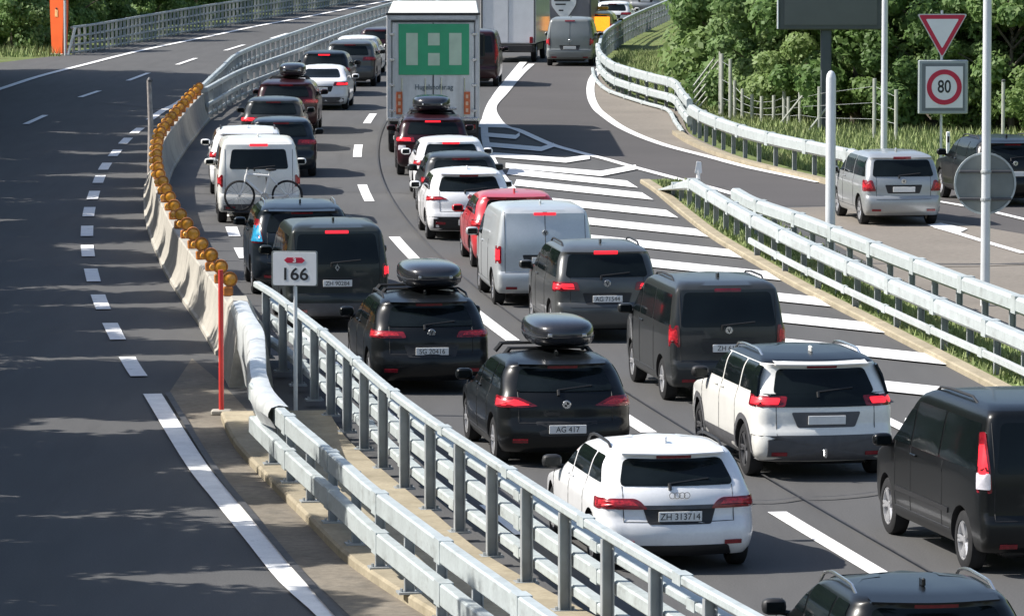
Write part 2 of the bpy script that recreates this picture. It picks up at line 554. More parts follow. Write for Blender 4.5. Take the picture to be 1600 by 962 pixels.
mark(track([(-160, 190), (0, 140), (62, 120), (132, 102), (220, 80), (335, 56), (400, 42), (480, 27), (600, 3), (720, -22)], 0, 2.0), 0.28)
# slip road
mark(rl[2:], 0.26); mark(rr_, 0.28)
mark(track([(1465, 357), (1500, 367), (1535, 378), (1600, 397)], 0, 1.0), 0.2)
sheet('painted_nose', [G(x, y) for x, y in [(1449, 353), (1470, 350), (1512, 359), (1500, 365), (1466, 359)]], zm(), M_WHITE, kind=None, parent=marks)
mark(track([(1440, 312), (1495, 321), (1545, 331), (1600, 344), (1660, 358)], 0, 1.0), 0.2)
# edge of the right queue and solid nose
mark(cpath(45, 172, 3.65), 0.22)
sheet('painted_nose', [G(x, y) for x, y in [(764, 171), (771, 172), (777, 188), (790, 199), (793, 201), (747, 200), (751, 190)]], zm(), M_WHITE, kind=None, parent=marks)
mark(track([(765, 171), (778, 148), (792, 130), (812, 105), (818, 98)], 0, 1.0), 0.3)
# hatching of the gore
ends = np.array([(997, 295), (1021, 314), (1060, 342), (1107, 372), (1160, 405), (1220, 440), (1298, 481), (1390, 523), (1508, 575), (1640, 640), (1790, 712)])
for ex, ey in ends:
    t = .0195 * (ey + 212)
    n_ = 0
    while n_ < 90:
        q = G(ex - 1.75 * t - 4 * n_, ey - 1.1 * t - .42 * n_)
        if q.x < cx(q.y) + 4.0: break
        n_ += 1
    if n_ < 3: continue
    lx = ex - 1.75 * t - 4 * n_
    sheet('hatch_stripe', [G(ex, ey), G(ex - 1.75 * t, ey - 1.12 * t), G(lx, ey - 1.12 * t - .42 * n_), G(lx - 4, ey - .105 * (ex - lx) )], zm(), M_WHITE, kind=None, parent=marks)
for ax, ay, (lx, ly), (rx, ry) in [(940, 277, (790, 264), (996, 266)), (884, 256, (770, 247), (922, 250)), (846, 238, (765, 231), (866, 231)), (806, 219, (758, 215), (812, 214))]:
    A, Lp, Rp = G(ax, ay), G(lx, ly), G(rx, ry)
    w = Vector((0, 2.2, 0))
    sheet('hatch_chevron', [A, Lp, Lp + w, A + w], zm(), M_WHITE, kind=None, parent=marks)
    sheet('hatch_chevron', [A, Rp, Rp + w * .9, A + w], zm(), M_WHITE, kind=None, parent=marks)
# bitumen joints
ribbon('bitumen_joint', cpath(50, 168, 0.55), 0.035, ZM + .034, M_TAR, marks)
ribbon('bitumen_joint', track([(262, 617), (330, 728), (395, 810), (470, 900), (545, 985)], 0, 1.0), 0.09, ZM + .034, M_TAR, marks)
ribbon('bitumen_joint', [G(1430, 418), G(1520, 417), G(1640, 413)], 0.12, ZM + .034, M_TAR, marks)

_cr = random.Random(31)
for zc_, off_, ln_ in [(66, 1.9, 5), (70, -1.6, 7), (79, 2.6, 4), (96, -1.2, 6), (98, 1.6, 7), (112, 2.4, 8), (118, -1.9, 5), (132, 1.5, 8), (139, -1.4, 9), (150, -2.3, 7)]:
    pts_ = [Vector((cx(zc_ + t_) + off_ + _cr.uniform(-.12, .12), zc_ + t_, 0)) for t_ in np.linspace(0, ln_, 9)]
    ribbon('sealed_crack', pts_, 0.035, ZM + .034, M_TAR, marks)
for (xa, ya), (xb, yb) in [((150, 160), (300, 176)), ((250, 95), (420, 99)), ((420, 640), (650, 652)), ((1000, 555), (1100, 560)), ((520, 300), (680, 303)), ((1150, 790), (1420, 770))]:
    A_, B_ = G(xa, ya), G(xb, yb)
    ribbon('sealed_crack', [A_.lerp(B_, t_) + Vector((0, _cr.uniform(-.15, .15), 0)) for t_ in np.linspace(0, 1, 12)], 0.06, ZM + .034, M_TAR, marks)

# ------------------------------------------------------------------ central reserve: dusty strip, kerb, slab
med_l = [(262, 617), (310, 700), (352, 760), (400, 817), (470, 888), (550, 965), (640, 1050)]
med_r = [(395, 505), (470, 560), (520, 610), (578, 660), (640, 710), (711, 790), (812, 872), (930, 962), (1040, 1050)]
sheet('reserve_strip', track(med_l, 0, 1.0) + list(reversed(track([(300, 560), (347, 600), (385, 640), (450, 715), (560, 800), (700, 900), (820, 985), (930, 1060)], 0, 1.0))), 0.005, M_DUST,
      'dusty strip between the left edge line and the rails')
kl = track([(345, 655), (360, 690), (381, 718), (430, 768), (480, 818), (532, 872), (590, 915), (668, 964), (760, 1020), (860, 1085)], 0, 1.0)
mb = MB()
mb.sweep([(0, -0.02), (0, 0.09), (-0.03, 0.12), (-1.55, 0.12), (-1.55, -0.02)], kl)
tag(mb.build('reserve_slab', M_KERB, None, 40), 'raised tan concrete slab carrying the rails of the central reserve', kind='structure')
# kerb of the gore and its grass verge
KERB = [(1000, 286), (1022, 301), (1060, 333), (1110, 372), (1166, 406), (1240, 449), (1312, 486), (1456, 560), (1580, 625), (1720, 700), (1900, 800)]
kp = track(KERB, 0, 1.0)
mb = MB(); mb.sweep([(0, -0.02), (0, 0.07), (-0.03, 0.10), (-0.24, 0.10), (-0.24, -0.02)], list(reversed(kp))[::-1])
GR6 = [(1035, 302), (1062, 322), (1110, 356), (1166, 392), (1240, 434), (1312, 471), (1456, 541), (1600, 608), (1760, 690)]
GR7 = [(1150, 360), (1180, 378), (1240, 401), (1310, 431), (1400, 470), (1500, 512), (1600, 553), (1760, 622)]
rim = [Vector((p.x, p.y, 0)) for p in kp]
g6 = track(GR6, 0, 1.0); g7 = track(GR7, 0, 1.0)
verge_far = track([(1040, 284), (1087, 296), (1140, 322), (1205, 352), (1310, 405), (1456, 475), (1600, 540), (1760, 610), (1930, 690)], 0, 1.0)
tag(mb.build('gore_kerb', M_KERB, None, 40), 'tan kerb along the hatched gore', kind='structure')
sheet('gore_verge', rim + list(reversed(verge_far)), 0.075, M_GRASS, 'grass verge between gore kerb and guardrails')

# ------------------------------------------------------------------ rails and barriers
def boxprof(w, h, z0, off=0.0, b=0.02):
    x0, x1 = off - w / 2, off + w / 2
    return [(x0 + b, z0), (x1 - b, z0), (x1, z0 + b), (x1, z0 + h - b), (x1 - b, z0 + h), (x0 + b, z0 + h), (x0, z0 + h - b), (x0, z0 + b)]
def wprof(h, z0, off, sgn):
    d = 0.075 * sgn
    k = h / 0.31
    P = [(0, 0), (0.25, .01), (1, .05), (1, .11), (.35, .14), (.35, .17), (1, .20), (1, .26), (.25, .30), (0, .31)]
    out = [(off + a * d, z0 + b * k) for a, b in P]
    back = [(off + a * d - 0.008 * sgn, z0 + b * k) for a, b in reversed(P)]
    return out + back
POSTS = {}
def post_mesh(h, w=0.1, d=0.06, foot=False, m=None):
    key = (round(h, 3), w, d, foot, m.name if m else '')
    if key not in POSTS:
        mb = MB()
        # C-section: web and two flanges
        mb.box((0, 0, h / 2), (w, 0.012, h))
        mb.box((-w / 2, d / 2, h / 2), (0.012, d, h)); mb.box((w / 2, d / 2, h / 2), (0.012, d, h))
        if foot:
            mb.box((0, 0.02, 0.012), (0.26, 0.22, 0.024)); 
            for sx in (-1, 1): mb.tube([(sx * .09, .05, .02), (sx * .09, .05, .06)], .018, 6)
        POSTS[key] = mb.mesh('post', m or M_POST)
    return POSTS[key]

def guardrail(name, label, path, rails, every=2.0, post_h=0.75, post_off=0.0, seg=4.0, foot=False, z0=0.0, m=None, pm=None, cat='guardrail', first=0.3, pw=.1, pd=.06, flare=None, extra=None):
    o = empty(name, path[0])
    tag(o, label, cat)
    base = Vector(path[0])
    Lp = plen(path)
    s = first
    while s < Lp:
        p, d = at_len(path, s)
        rt = Vector((d.y, -d.x, 0))
        q = p + rt * post_off - base
        q.z = z0
        hh = post_h * (1 if not flare else flare(s))
        mobj('post', post_mesh(round(hh, 2), pw, pd, foot, pm), o, q, (0, 0, math.atan2(d.y, d.x) - math.pi / 2))
        s += every
    for nm, prof in rails:
        a = 0.0
        while a < Lp - 0.05:
            b = min(a + seg, Lp)
            pc = [p - base + Vector((0, 0, z0)) for p in cutpath(path, a, b - 0.012, max(1, int((b - a) / 1.0)))]
            if flare:
                vs_prof = prof
                mb = MB()
                mb.sweep(prof, pc)
                n = len(prof)
                vv = []
                for i, v in enumerate(mb.v):
                    sa = a + (b - a) * (i // n) / max(1, len(pc) - 1)
                    vv.append((v[0], v[1], v[2] * flare(sa)))
                mb.v = vv
            else:
                mb = MB(); mb.sweep(prof, pc)
            rl_o = mb.build(nm, m or M_GALV, o, 35)
            # lapped joint sleeve
            if b < Lp - 0.1:
                j = MB()
                u0, u1 = min(p[0] for p in prof), max(p[0] for p in prof)
                v0, v1 = min(p[1] for p in prof), max(p[1] for p in prof)
                k = flare(b) if flare else 1
                jp = [p - base + Vector((0, 0, z0)) for p in cutpath(path, b - 0.16, b + 0.16, 1)]
                j.sweep([(u0 - .006, v0 * k - .006), (u1 + .006, v0 * k - .006), (u1 + .006, v1 * k + .006), (u0 - .006, v1 * k + .006)], jp)
                j.build('joint_sleeve', m or M_GALV, o)
            a = b
    return o

# near double box-beam rail facing the left carriageway
N3 = track([(411, 722), (452, 765), (483, 796), (517, 828), (554, 863), (594, 903), (640, 943), (720, 1010), (820, 1090), (960, 1200)], 0, 0.5)
gr3 = guardrail('box_beam_guardrail', 'double box-beam steel guardrail beside the white edge line, nearest the camera', N3,
          [('upper_beam', boxprof(0.14, 0.24, 0.72, 0.12)), ('lower_beam', boxprof(0.14, 0.24, 0.28, 0.12))], 2.0, 0.86, 0.0, 4.0, True, 0.115, first=1.2)
# taller railing behind it
N4 = track([(402, 560), (430, 580), (465, 612), (502, 646), (540, 684), (578, 724), (620, 765), (664, 803), (711, 840), (761, 878), (812, 917), (862, 955), (960, 1026), (1080, 1108), (1230, 1205)], 0, 0.5)
gr4 = guardrail('bridge_railing', 'tall post-and-rail steel railing between the reserve and the queue', N4,
          [('top_rail', boxprof(0.12, 0.10, 1.06, 0.0)), ('beam', boxprof(0.16, 0.10, 0.80, -0.16)), ('beam', boxprof(0.16, 0.16, 0.47, -0.16)), ('beam', boxprof(0.16, 0.12, 0.16, -0.16))],
          2.15, 1.06, 0.0, 4.3, True, 0.10, first=1.0, pw=.115, pd=.10, cat='railing')
# slip-road rails
flare6 = lambda s: min(1.0, 0.12 + s / 9.0)
guardrail('gore_guardrail', 'steel guardrail along the grass verge, rising from the ground at the gore tip', g6,
          [('upper_beam', boxprof(0.24, 0.26, 0.52, 0.0, .05))], 2.0, 0.56, -0.10, 4.0, False, 0.07, first=2.0, flare=flare6)
g6l = [p for p in g6 if p.y < 103.5]
guardrail('low_verge_rail', 'thin low rail under the gore guardrail, starting midway along the verge', [p + Vector((-.10, 0, 0)) for p in g6l], [('lower_beam', boxprof(0.07, 0.13, 0.18, 0.0))], 4.0, 0.2, 0.0, 4.0, False, 0.07, first=1.1)
guardrail('junction_guardrail', 'upper steel guardrail joining the gore rail on the junction side', g7,
          [('upper_beam', boxprof(0.24, 0.28, 0.58, 0.0, .05))], 2.0, 0.62, -0.10, 4.0, False, 0.07, first=1.0)
n5 = [p for p in foot5]
N5 = track([(936, 111), (940, 126), (957, 143), (981, 153), (1022, 166), (1055, 176), (1068, 195), (1080, 211)], 0, 1.0)
guardrail('slip_road_guardrail', 'bright double-beam guardrail around the outside of the slip road bend', N5,
          [('upper_beam', boxprof(0.18, 0.30, 0.78, 0.05, .04)), ('lower_beam', boxprof(0.16, 0.26, 0.30, 0.05, .04)), ('kerb_beam', boxprof(0.12, 0.10, 0.04, 0.25))], 2.0, 0.86, -0.12, 4.0, False, 0.0)
N5c = track([(1079, 210), (1102, 224), (1150, 244), (1200, 259), (1285, 279), (1340, 292)], 0, 1.0)
guardrail('slip_road_guardrail', 'bright single-beam guardrail between slip road and grass bank', N5c,
          [('upper_beam', boxprof(0.24, 0.34, 0.56, 0.0, .06))], 2.0, 0.62, -0.08, 4.0, False, 0.0)
kb5 = MB(); kb5.sweep([(.25, 0), (.25, .10), (.55, .12), (.55, 0)], N5c); tag(kb5.build('kerb', M_KERB, None), 'pale kerb along the foot of the single-beam guardrail', kind='structure')
N5b = track([(937, 113), (941, 97), (955, 82), (985, 62), (1030, 40), (1080, 17), (1140, -8), (1220, -38)], 0, 1.0)
guardrail('far_slip_railing', 'lattice steel railing at the top of the slip road bend', N5b,
          [('top_rail', boxprof(0.13, 0.13, 0.98, 0.0)), ('rail', boxprof(0.05, 0.06, 0.66, 0.0)), ('rail', boxprof(0.05, 0.06, 0.36, 0.0))], 2.0, 0.98, 0.0, 6.0, False, 0.0, cat='railing', pm=M_GALV_D)
# far railing left of the left carriageway
N1 = track([(112, 86), (150, 80), (200, 70), (250, 60), (330, 45), (400, 33), (480, 18), (560, 3), (680, -20), (800, -44)], 0, 1.5)
guardrail('roadside_railing', 'grey lattice railing along the outer edge of the left carriageway', N1,
          [('top_rail', boxprof(0.10, 0.10, 1.10, 0.0)), ('rail', boxprof(0.05, 0.09, 0.72, 0.0)), ('rail', boxprof(0.05, 0.09, 0.36, 0.0)), ('rail', boxprof(0.05, 0.08, 0.05, 0.0))],
          1.0, 1.12, 0.0, 6.0, False, 0.0, m=M_GALV_D, pm=M_GALV_D, cat='railing')
# the two rows of the median railing beyond the concrete barrier
def tops(pxs, h): return [Vector((p.x, p.y, 0)) for p in track(pxs, h, 1.0)]
N2a = tops([(316, 134), (345, 107), (370, 85), (410, 68), (449, 55), (500, 38), (560, 20), (620, 3), (700, -18)], 1.0)
N2b = tops([(321, 139), (370, 113), (413, 97), (464, 79), (520, 57), (566, 40), (610, 25), (700, -3)], 1.0)
guardrail('median_railing', 'closely posted median railing on the left carriageway side', N2a,
          [('top_rail', boxprof(0.14, 0.14, 0.90, 0.0)), ('rail', boxprof(0.06, 0.10, 0.5, 0.0))], 1.9, 0.92, 0.0, 6.0, False, 0.0, cat='railing', pw=.12, pm=M_GALV_D)
guardrail('median_railing', 'closely posted median railing on the queue side', N2b,
          [('top_rail', boxprof(0.14, 0.14, 0.90, 0.0)), ('rail', boxprof(0.10, 0.13, 0.42, 0.06)), ('rail', boxprof(0.06, 0.10, 0.1, 0.0))], 1.9, 0.92, 0.0, 6.0, False, 0.0, cat='railing', pw=.12, pm=M_GALV_D)

# concrete safety barrier, element by element, with warning lamps on top
BAR = smooth([(-4.55, 82.3, 0), (-5.2, 88.0, 0), (-5.70, 92.0, 0), (-6.54, 99.1, 0), (-7.45, 108.0, 0), (-7.98, 113.8, 0), (-8.44, 119.7, 0), (-8.90, 126.6, 0), (-9.22, 134, 0), (-9.46, 142.9, 0), (-9.66, 152, 0), (-9.76, 158.5, 0)], 0.5)
ORD = ['first', 'second', 'third', 'fourth', 'fifth', 'sixth', 'seventh', 'eighth', 'ninth', 'tenth', 'eleventh', 'twelfth', 'thirteenth', 'fourteenth', 'fifteenth', 'sixteenth',
       'seventeenth', 'eighteenth', 'nineteenth', 'twentieth', 'twenty-first', 'twenty-second', 'twenty-third', 'twenty-fourth', 'twenty-fifth', 'twenty-sixth', 'twenty-seventh', 'twenty-eighth', 'twenty-ninth', 'thirtieth']
NJ = [(-.30, 0), (.30, 0), (.30, .07), (.26, .10), (.17, .33), (.10, .82), (.08, .84), (-.08, .84), (-.10, .82), (-.17, .33), (-.26, .10), (-.30, .07)]
Lb = plen(BAR)
k, a = 0, 0.0
while a < Lb - 1:
    b = min(a + 5.9, Lb)
    base = cutpath(BAR, a, a + .1, 1)[0]
    mb = MB(); mb.sweep(NJ, [p - base for p in cutpath(BAR, a + .02, b - .03, 5)])
    root = mb.build('concrete_barrier_element', M_CONC, None, 30, loc=base)
    tag(root, 'concrete safety barrier element, %s counted from the red pole' % ORD[k], 'barrier', 'concrete barrier elements under the orange lamps')
    k += 1; a = b
M_ORANGE = mat('orange_lens', (0.88, 0.38, 0.04), 0.25, coat=0.4, noise=[(10, 0.35, ONE)])
M_ORANGE_D = mat('orange_housing', (0.58, 0.20, 0.04), 0.5, noise=[(10, 0.2, ONE)])
hm = MB(); hm.box((0, 0, .08), (.17, .13, .16), 0, .02); hm.box((0, 0, .175), (.05, .05, .04)); me_h = hm.mesh('housing', M_ORANGE_D)
lm = MB()
lm.lathe([(.02, -.045), (.07, -.04), (.10, -.025), (.108, 0), (.10, .025), (.07, .04), (.02, .045)], 18, 'y', (0.03, 0, .28)); me_l = lm.mesh('lens', M_ORANGE, 40)
rm = MB(); rm.lathe([(.106, -.034), (.128, -.034), (.128, .034), (.106, .034)], 18, 'y', (0.03, 0, .28), True); me_r = rm.mesh('lens_ring', M_ORANGE_D, 40)
k, s = 0, 1.6
while s < Lb - .5 and k < 30:
    p, d = at_len(BAR, s)
    o = empty('warning_lamp', (p.x, p.y, .84), math.atan2(d.y, d.x) - math.pi / 2 + random.uniform(-.12, .12))
    tag(o, 'orange warning lamp on the concrete barrier, %s counted from the red pole' % ORD[k], 'lamp', 'orange warning lamps on the concrete barrier')
    mobj('housing', me_h, o); ln = mobj('lens', me_l, o); mobj('lens_ring', me_r, ln)
    l2 = mobj('side_lens', me_l, o, (-.12, -.02, .10), (0, 0, .5)); l2.scale = (.62, .62, .62)
    o.rotation_euler.x = random.uniform(-.08, .08); o.rotation_euler.y = random.uniform(-.06, .06)
    k += 1; s += 2.62

# barrier end block and the bent cover plates that lead into the box beam
bp = G(372, 600)
eb = MB(); eb.sweep([(-.34, 0), (.34, 0), (.30, .30), (.20, .95), (.12, 1.05), (-.12, 1.05), (-.20, .95), (-.30, .30)], [Vector((-4.42, 81.5, 0)), Vector((-4.25, 79.5, 0)), Vector((-4.0, 77.2, 0))])
tag(eb.build('barrier_end_block', M_CONC, None, 30), 'pale concrete end block where the barrier meets the steel rails', 'barrier')
M_COVER = mat('cover_plate', (0.66, 0.68, 0.67), 0.42, 0.25, noise=[(1.5, 0.12, ONE), (12, 0.1, ONE)], coords='World')
blotch(M_COVER, (0.40, 0.42, 0.41), 2.0, .5, .7, ONE, .7)
tr = empty('rail_transition', (-4.2, 78.4, 0))
tag(tr, 'bent whitish cover plates leading from the concrete end block to the box beam', 'guardrail')
tp = smooth([(-4.22, 79.6, 0), (-4.0, 77.3, 0), (-3.72, 74.6, 0), (-3.55, 71.5, 0), (-3.42, 69.0, 0), (-3.23, 66.6, 0), (-2.92, 64.4, 0)], 0.5)
nseg = 4
La = plen(tp)
for i in range(nseg):
    mb = MB()
    N_ = 6
    rows = []
    pc = cutpath(tp, La * i / nseg, min(La, La * (i + 1) / nseg + .12), N_)
    e_ = .006 * (nseg - i)
    for j in range(N_ + 1):
        t = (i + j / N_) / nseg
        top = 1.14 - .04 * t
        low = .08 + max(0, t - .35) / .65 * .72
        d = pc[min(j + 1, N_)] - pc[max(j - 1, 0)]; d.normalize()
        rt = Vector((d.y, -d.x, 0))
        for u, v in ((.10, low), (.16, low + (top - low) * .35), (.20, low + (top - low) * .5), (.20, top - .10), (.16, top - .03), (.06, top), (-.06, top - .02), (-.07, top - .12)):
            rows.append(pc[j] + rt * (u + e_) + Vector((0, 0, v)) - Vector((-4.2, 78.4, 0)))
    fs = [(j * 8 + q, j * 8 + q + 1, j * 8 + q + 9, j * 8 + q + 8) for j in range(N_) for q in range(7)]
    mb.add(rows, fs)
    mb.build('cover_plate', M_COVER, tr, 35)

# ------------------------------------------------------------------ vehicles
def pchip(pts):
    x = np.array([p[0] for p in pts], float); y = np.array([p[1] for p in pts], float)
    h = np.diff(x); dlt = np.diff(y) / h
    n = len(x); m = np.zeros(n)
    m[0], m[-1] = dlt[0], dlt[-1]
    for i in range(1, n - 1):
        if dlt[i - 1] * dlt[i] > 0:
            w1, w2 = 2 * h[i] + h[i - 1], h[i] + 2 * h[i - 1]
            m[i] = (w1 + w2) / (w1 / dlt[i - 1] + w2 / dlt[i])
    def f(v):
        v = min(max(v, x[0]), x[-1])
        i = min(int(np.searchsorted(x, v, 'right')) - 1, n - 2)
        i = max(i, 0)
        t = (v - x[i]) / h[i]
        return float((1 + 2 * t) * (1 - t) ** 2 * y[i] + t * (1 - t) ** 2 * h[i] * m[i] + t * t * (3 - 2 * t) * y[i + 1] + t * t * (t - 1) * h[i] * m[i + 1])
    return f

STYLE = {
 'hatch': dict(L=4.28, W=1.84, H=1.43, r=.24, bow=.10, belt=.93, wr=.315, ax=(.80, 3.42),
   rear=[(.20, .14), (.28, .04), (.44, 0), (.58, .025), (.63, .06), (.80, .075), (.93, .12), (.99, .16), (1.29, .44), (1.335, .43), (1.37, .52), (1.405, .90), (1.43, 1.5)],
   front=[(.18, .15), (.3, .04), (.5, 0), (.66, .08), (.76, .35), (.88, 1.0), (.95, 1.18), (1.2, 1.65), (1.34, 1.95), (1.40, 2.3), (1.43, 2.7)],
   hw=[(.18, .90), (.3, .965), (.5, 1), (.75, 1), (.88, .978), (.95, .945), (1.2, .86), (1.31, .79), (1.36, .745), (1.395, .66), (1.42, .5), (1.43, .3)],
   rw=(1.00, 1.285, .66, .56), plate=.70, lights=[(.40, .80), (1.16, .80), (1.16, .92), (.44, .92)], third=1.31, wins=(1.02, 1.30)),
 'suv': dict(L=4.6, W=1.90, H=1.64, r=.22, bow=.09, belt=1.08, wr=.35, ax=(.88, 3.68),
   rear=[(.25, .16), (.34, .04), (.52, 0), (.66, .025), (.71, .06), (.90, .07), (1.05, .10), (1.12, .14), (1.45, .36), (1.50, .33), (1.545, .42), (1.60, .80), (1.64, 1.6)],
   front=[(.25, .15), (.4, .03), (.6, 0), (.85, .08), (.95, .4), (1.05, 1.05), (1.12, 1.2), (1.4, 1.62), (1.55, 1.95), (1.61, 2.3), (1.64, 2.8)],
   hw=[(.25, .9), (.35, .975), (.55, 1), (.9, 1), (1.02, .98), (1.1, .95), (1.4, .87), (1.51, .80), (1.56, .755), (1.605, .65), (1.63, .48), (1.64, .3)],
   rw=(1.13, 1.44, .68, .58), plate=.78, lights=[(.46, .93), (1.18, .93), (1.18, 1.06), (.50, 1.06)], third=1.47, wins=(1.14, 1.50)),
 'mpv': dict(L=4.4, W=1.80, H=1.63, r=.16, bow=.07, belt=1.02, wr=.325, ax=(.82, 3.50),
   rear=[(.24, .12), (.33, .03), (.50, 0), (.64, .02), (.68, .06), (.90, .07), (1.04, .09), (1.10, .11), (1.47, .30), (1.51, .28), (1.55, .36), (1.60, .75), (1.63, 1.5)],
   front=[(.22, .15), (.4, .03), (.6, 0), (.82, .08), (.92, .35), (1.0, .8), (1.08, .98), (1.38, 1.45), (1.53, 1.75), (1.60, 2.15), (1.63, 2.7)],
   hw=[(.22, .92), (.33, .975), (.55, 1), (.9, 1), (1.0, .985), (1.08, .96), (1.38, .885), (1.50, .825), (1.55, .78), (1.60, .66), (1.62, .5), (1.63, .3)],
   rw=(1.10, 1.47, .70, .62), plate=.74, lights=[(.52, .86), (1.10, .86), (1.10, 1.04), (.56, 1.04)], third=1.50, wins=(1.09, 1.50)),
 'van': dict(L=4.40, W=1.83, H=1.84, r=.11, bow=.05, belt=1.10, wr=.32, ax=(.86, 3.52),
   rear=[(.26, .10), (.34, .02), (.50, 0), (.62, .015), (.66, .05), (1.0, .06), (1.15, .07), (1.62, .17), (1.70, .18), (1.76, .24), (1.81, .55), (1.84, 1.5)],
   front=[(.22, .15), (.4, .03), (.6, 0), (.85, .08), (1.0, .4), (1.1, .75), (1.18, .9), (1.5, 1.35), (1.7, 1.68), (1.79, 2.05), (1.84, 2.7)],
   hw=[(.24, .92), (.34, .98), (.6, 1), (1.0, 1), (1.15, .985), (1.3, .96), (1.6, .905), (1.70, .87), (1.76, .825), (1.80, .74), (1.825, .6), (1.84, .35)],
   rw=(1.15, 1.66, .73, .66), plate=.86, lights=[(.70, .85), (1.02, .85), (1.02, 1.22), (.74, 1.22)], third=1.69, wins=(1.16, 1.62)),
 'bigvan': dict(L=4.78, W=1.92, H=1.93, r=.12, bow=.05, belt=1.10, wr=.345, ax=(.82, 4.0),
   rear=[(.28, .10), (.36, .02), (.55, 0), (.66, .015), (.70, .05), (1.0, .06), (1.15, .07), (1.72, .20), (1.80, .22), (1.85, .28), (1.90, .6), (1.93, 1.5)],
   front=[(.24, .15), (.4, .03), (.65, 0), (.9, .06), (1.02, .35), (1.12, .8), (1.2, .98), (1.55, 1.45), (1.78, 1.78), (1.88, 2.15), (1.93, 2.8)],
   hw=[(.26, .93), (.36, .98), (.6, 1), (1.05, 1), (1.2, .985), (1.35, .955), (1.65, .89), (1.78, .85), (1.84, .81), (1.89, .72), (1.915, .58), (1.93, .35)],
   rw=(1.16, 1.72, .74, .66), plate=.90, lights=[(.80, .80), (1.05, .80), (1.05, 1.62), (.80, 1.62)], third=1.79, wins=(1.18, 1.70)),
 'sedan': dict(L=4.5, W=1.79, H=1.43, r=.24, bow=.11, belt=.93, wr=.315, ax=(.95, 3.60),
   rear=[(.20, .14), (.30, .03), (.50, 0), (.66, .03), (.88, .05), (.955, .10), (.985, .25), (1.01, .50), (1.06, .68), (1.30, 1.12), (1.36, 1.30), (1.41, 1.65), (1.43, 2.0)],
   front=[(.18, .15), (.3, .04), (.5, 0), (.66, .08), (.76, .35), (.88, 1.0), (.95, 1.15), (1.2, 1.60), (1.34, 1.85), (1.40, 2.1), (1.43, 2.4)],
   hw=[(.18, .90), (.3, .965), (.5, 1), (.75, 1), (.88, .978), (.97, .945), (1.2, .85), (1.31, .78), (1.36, .735), (1.395, .66), (1.42, .5), (1.43, .3)],
   rw=(1.04, 1.305, .62, .52), plate=.70, lights=[(.42, .80), (1.16, .80), (1.16, .92), (.46, .92)], third=None, wins=(1.02, 1.30)),
}

def fillet(poly, r=0.03, n=4):
    out = []
    m = len(poly)
    for i in range(m):
        p0, p1, p2 = (np.array(poly[(i - 1) % m], float), np.array(poly[i], float), np.array(poly[(i + 1) % m], float))
        a, b = p0 - p1, p2 - p1
        la, lb = np.linalg.norm(a), np.linalg.norm(b)
        if la < 1e-6 or lb < 1e-6: continue
        k = min(r, la * .45, lb * .45)
        q0, q1 = p1 + a / la * k, p1 + b / lb * k
        for j in range(n + 1):
            t = j / n
            out.append(tuple((1 - t) ** 2 * q0 + 2 * t * (1 - t) * p1 + t * t * q1))
    return out

def subdiv(poly, d=0.12):
    out = []
    for i in range(len(poly)):
        a, b = np.array(poly[i]), np.array(poly[(i + 1) % len(poly)])
        n = max(1, int(np.linalg.norm(b - a) / d))
        for k in range(n): out.append(tuple(a + (b - a) * k / n))
    return out

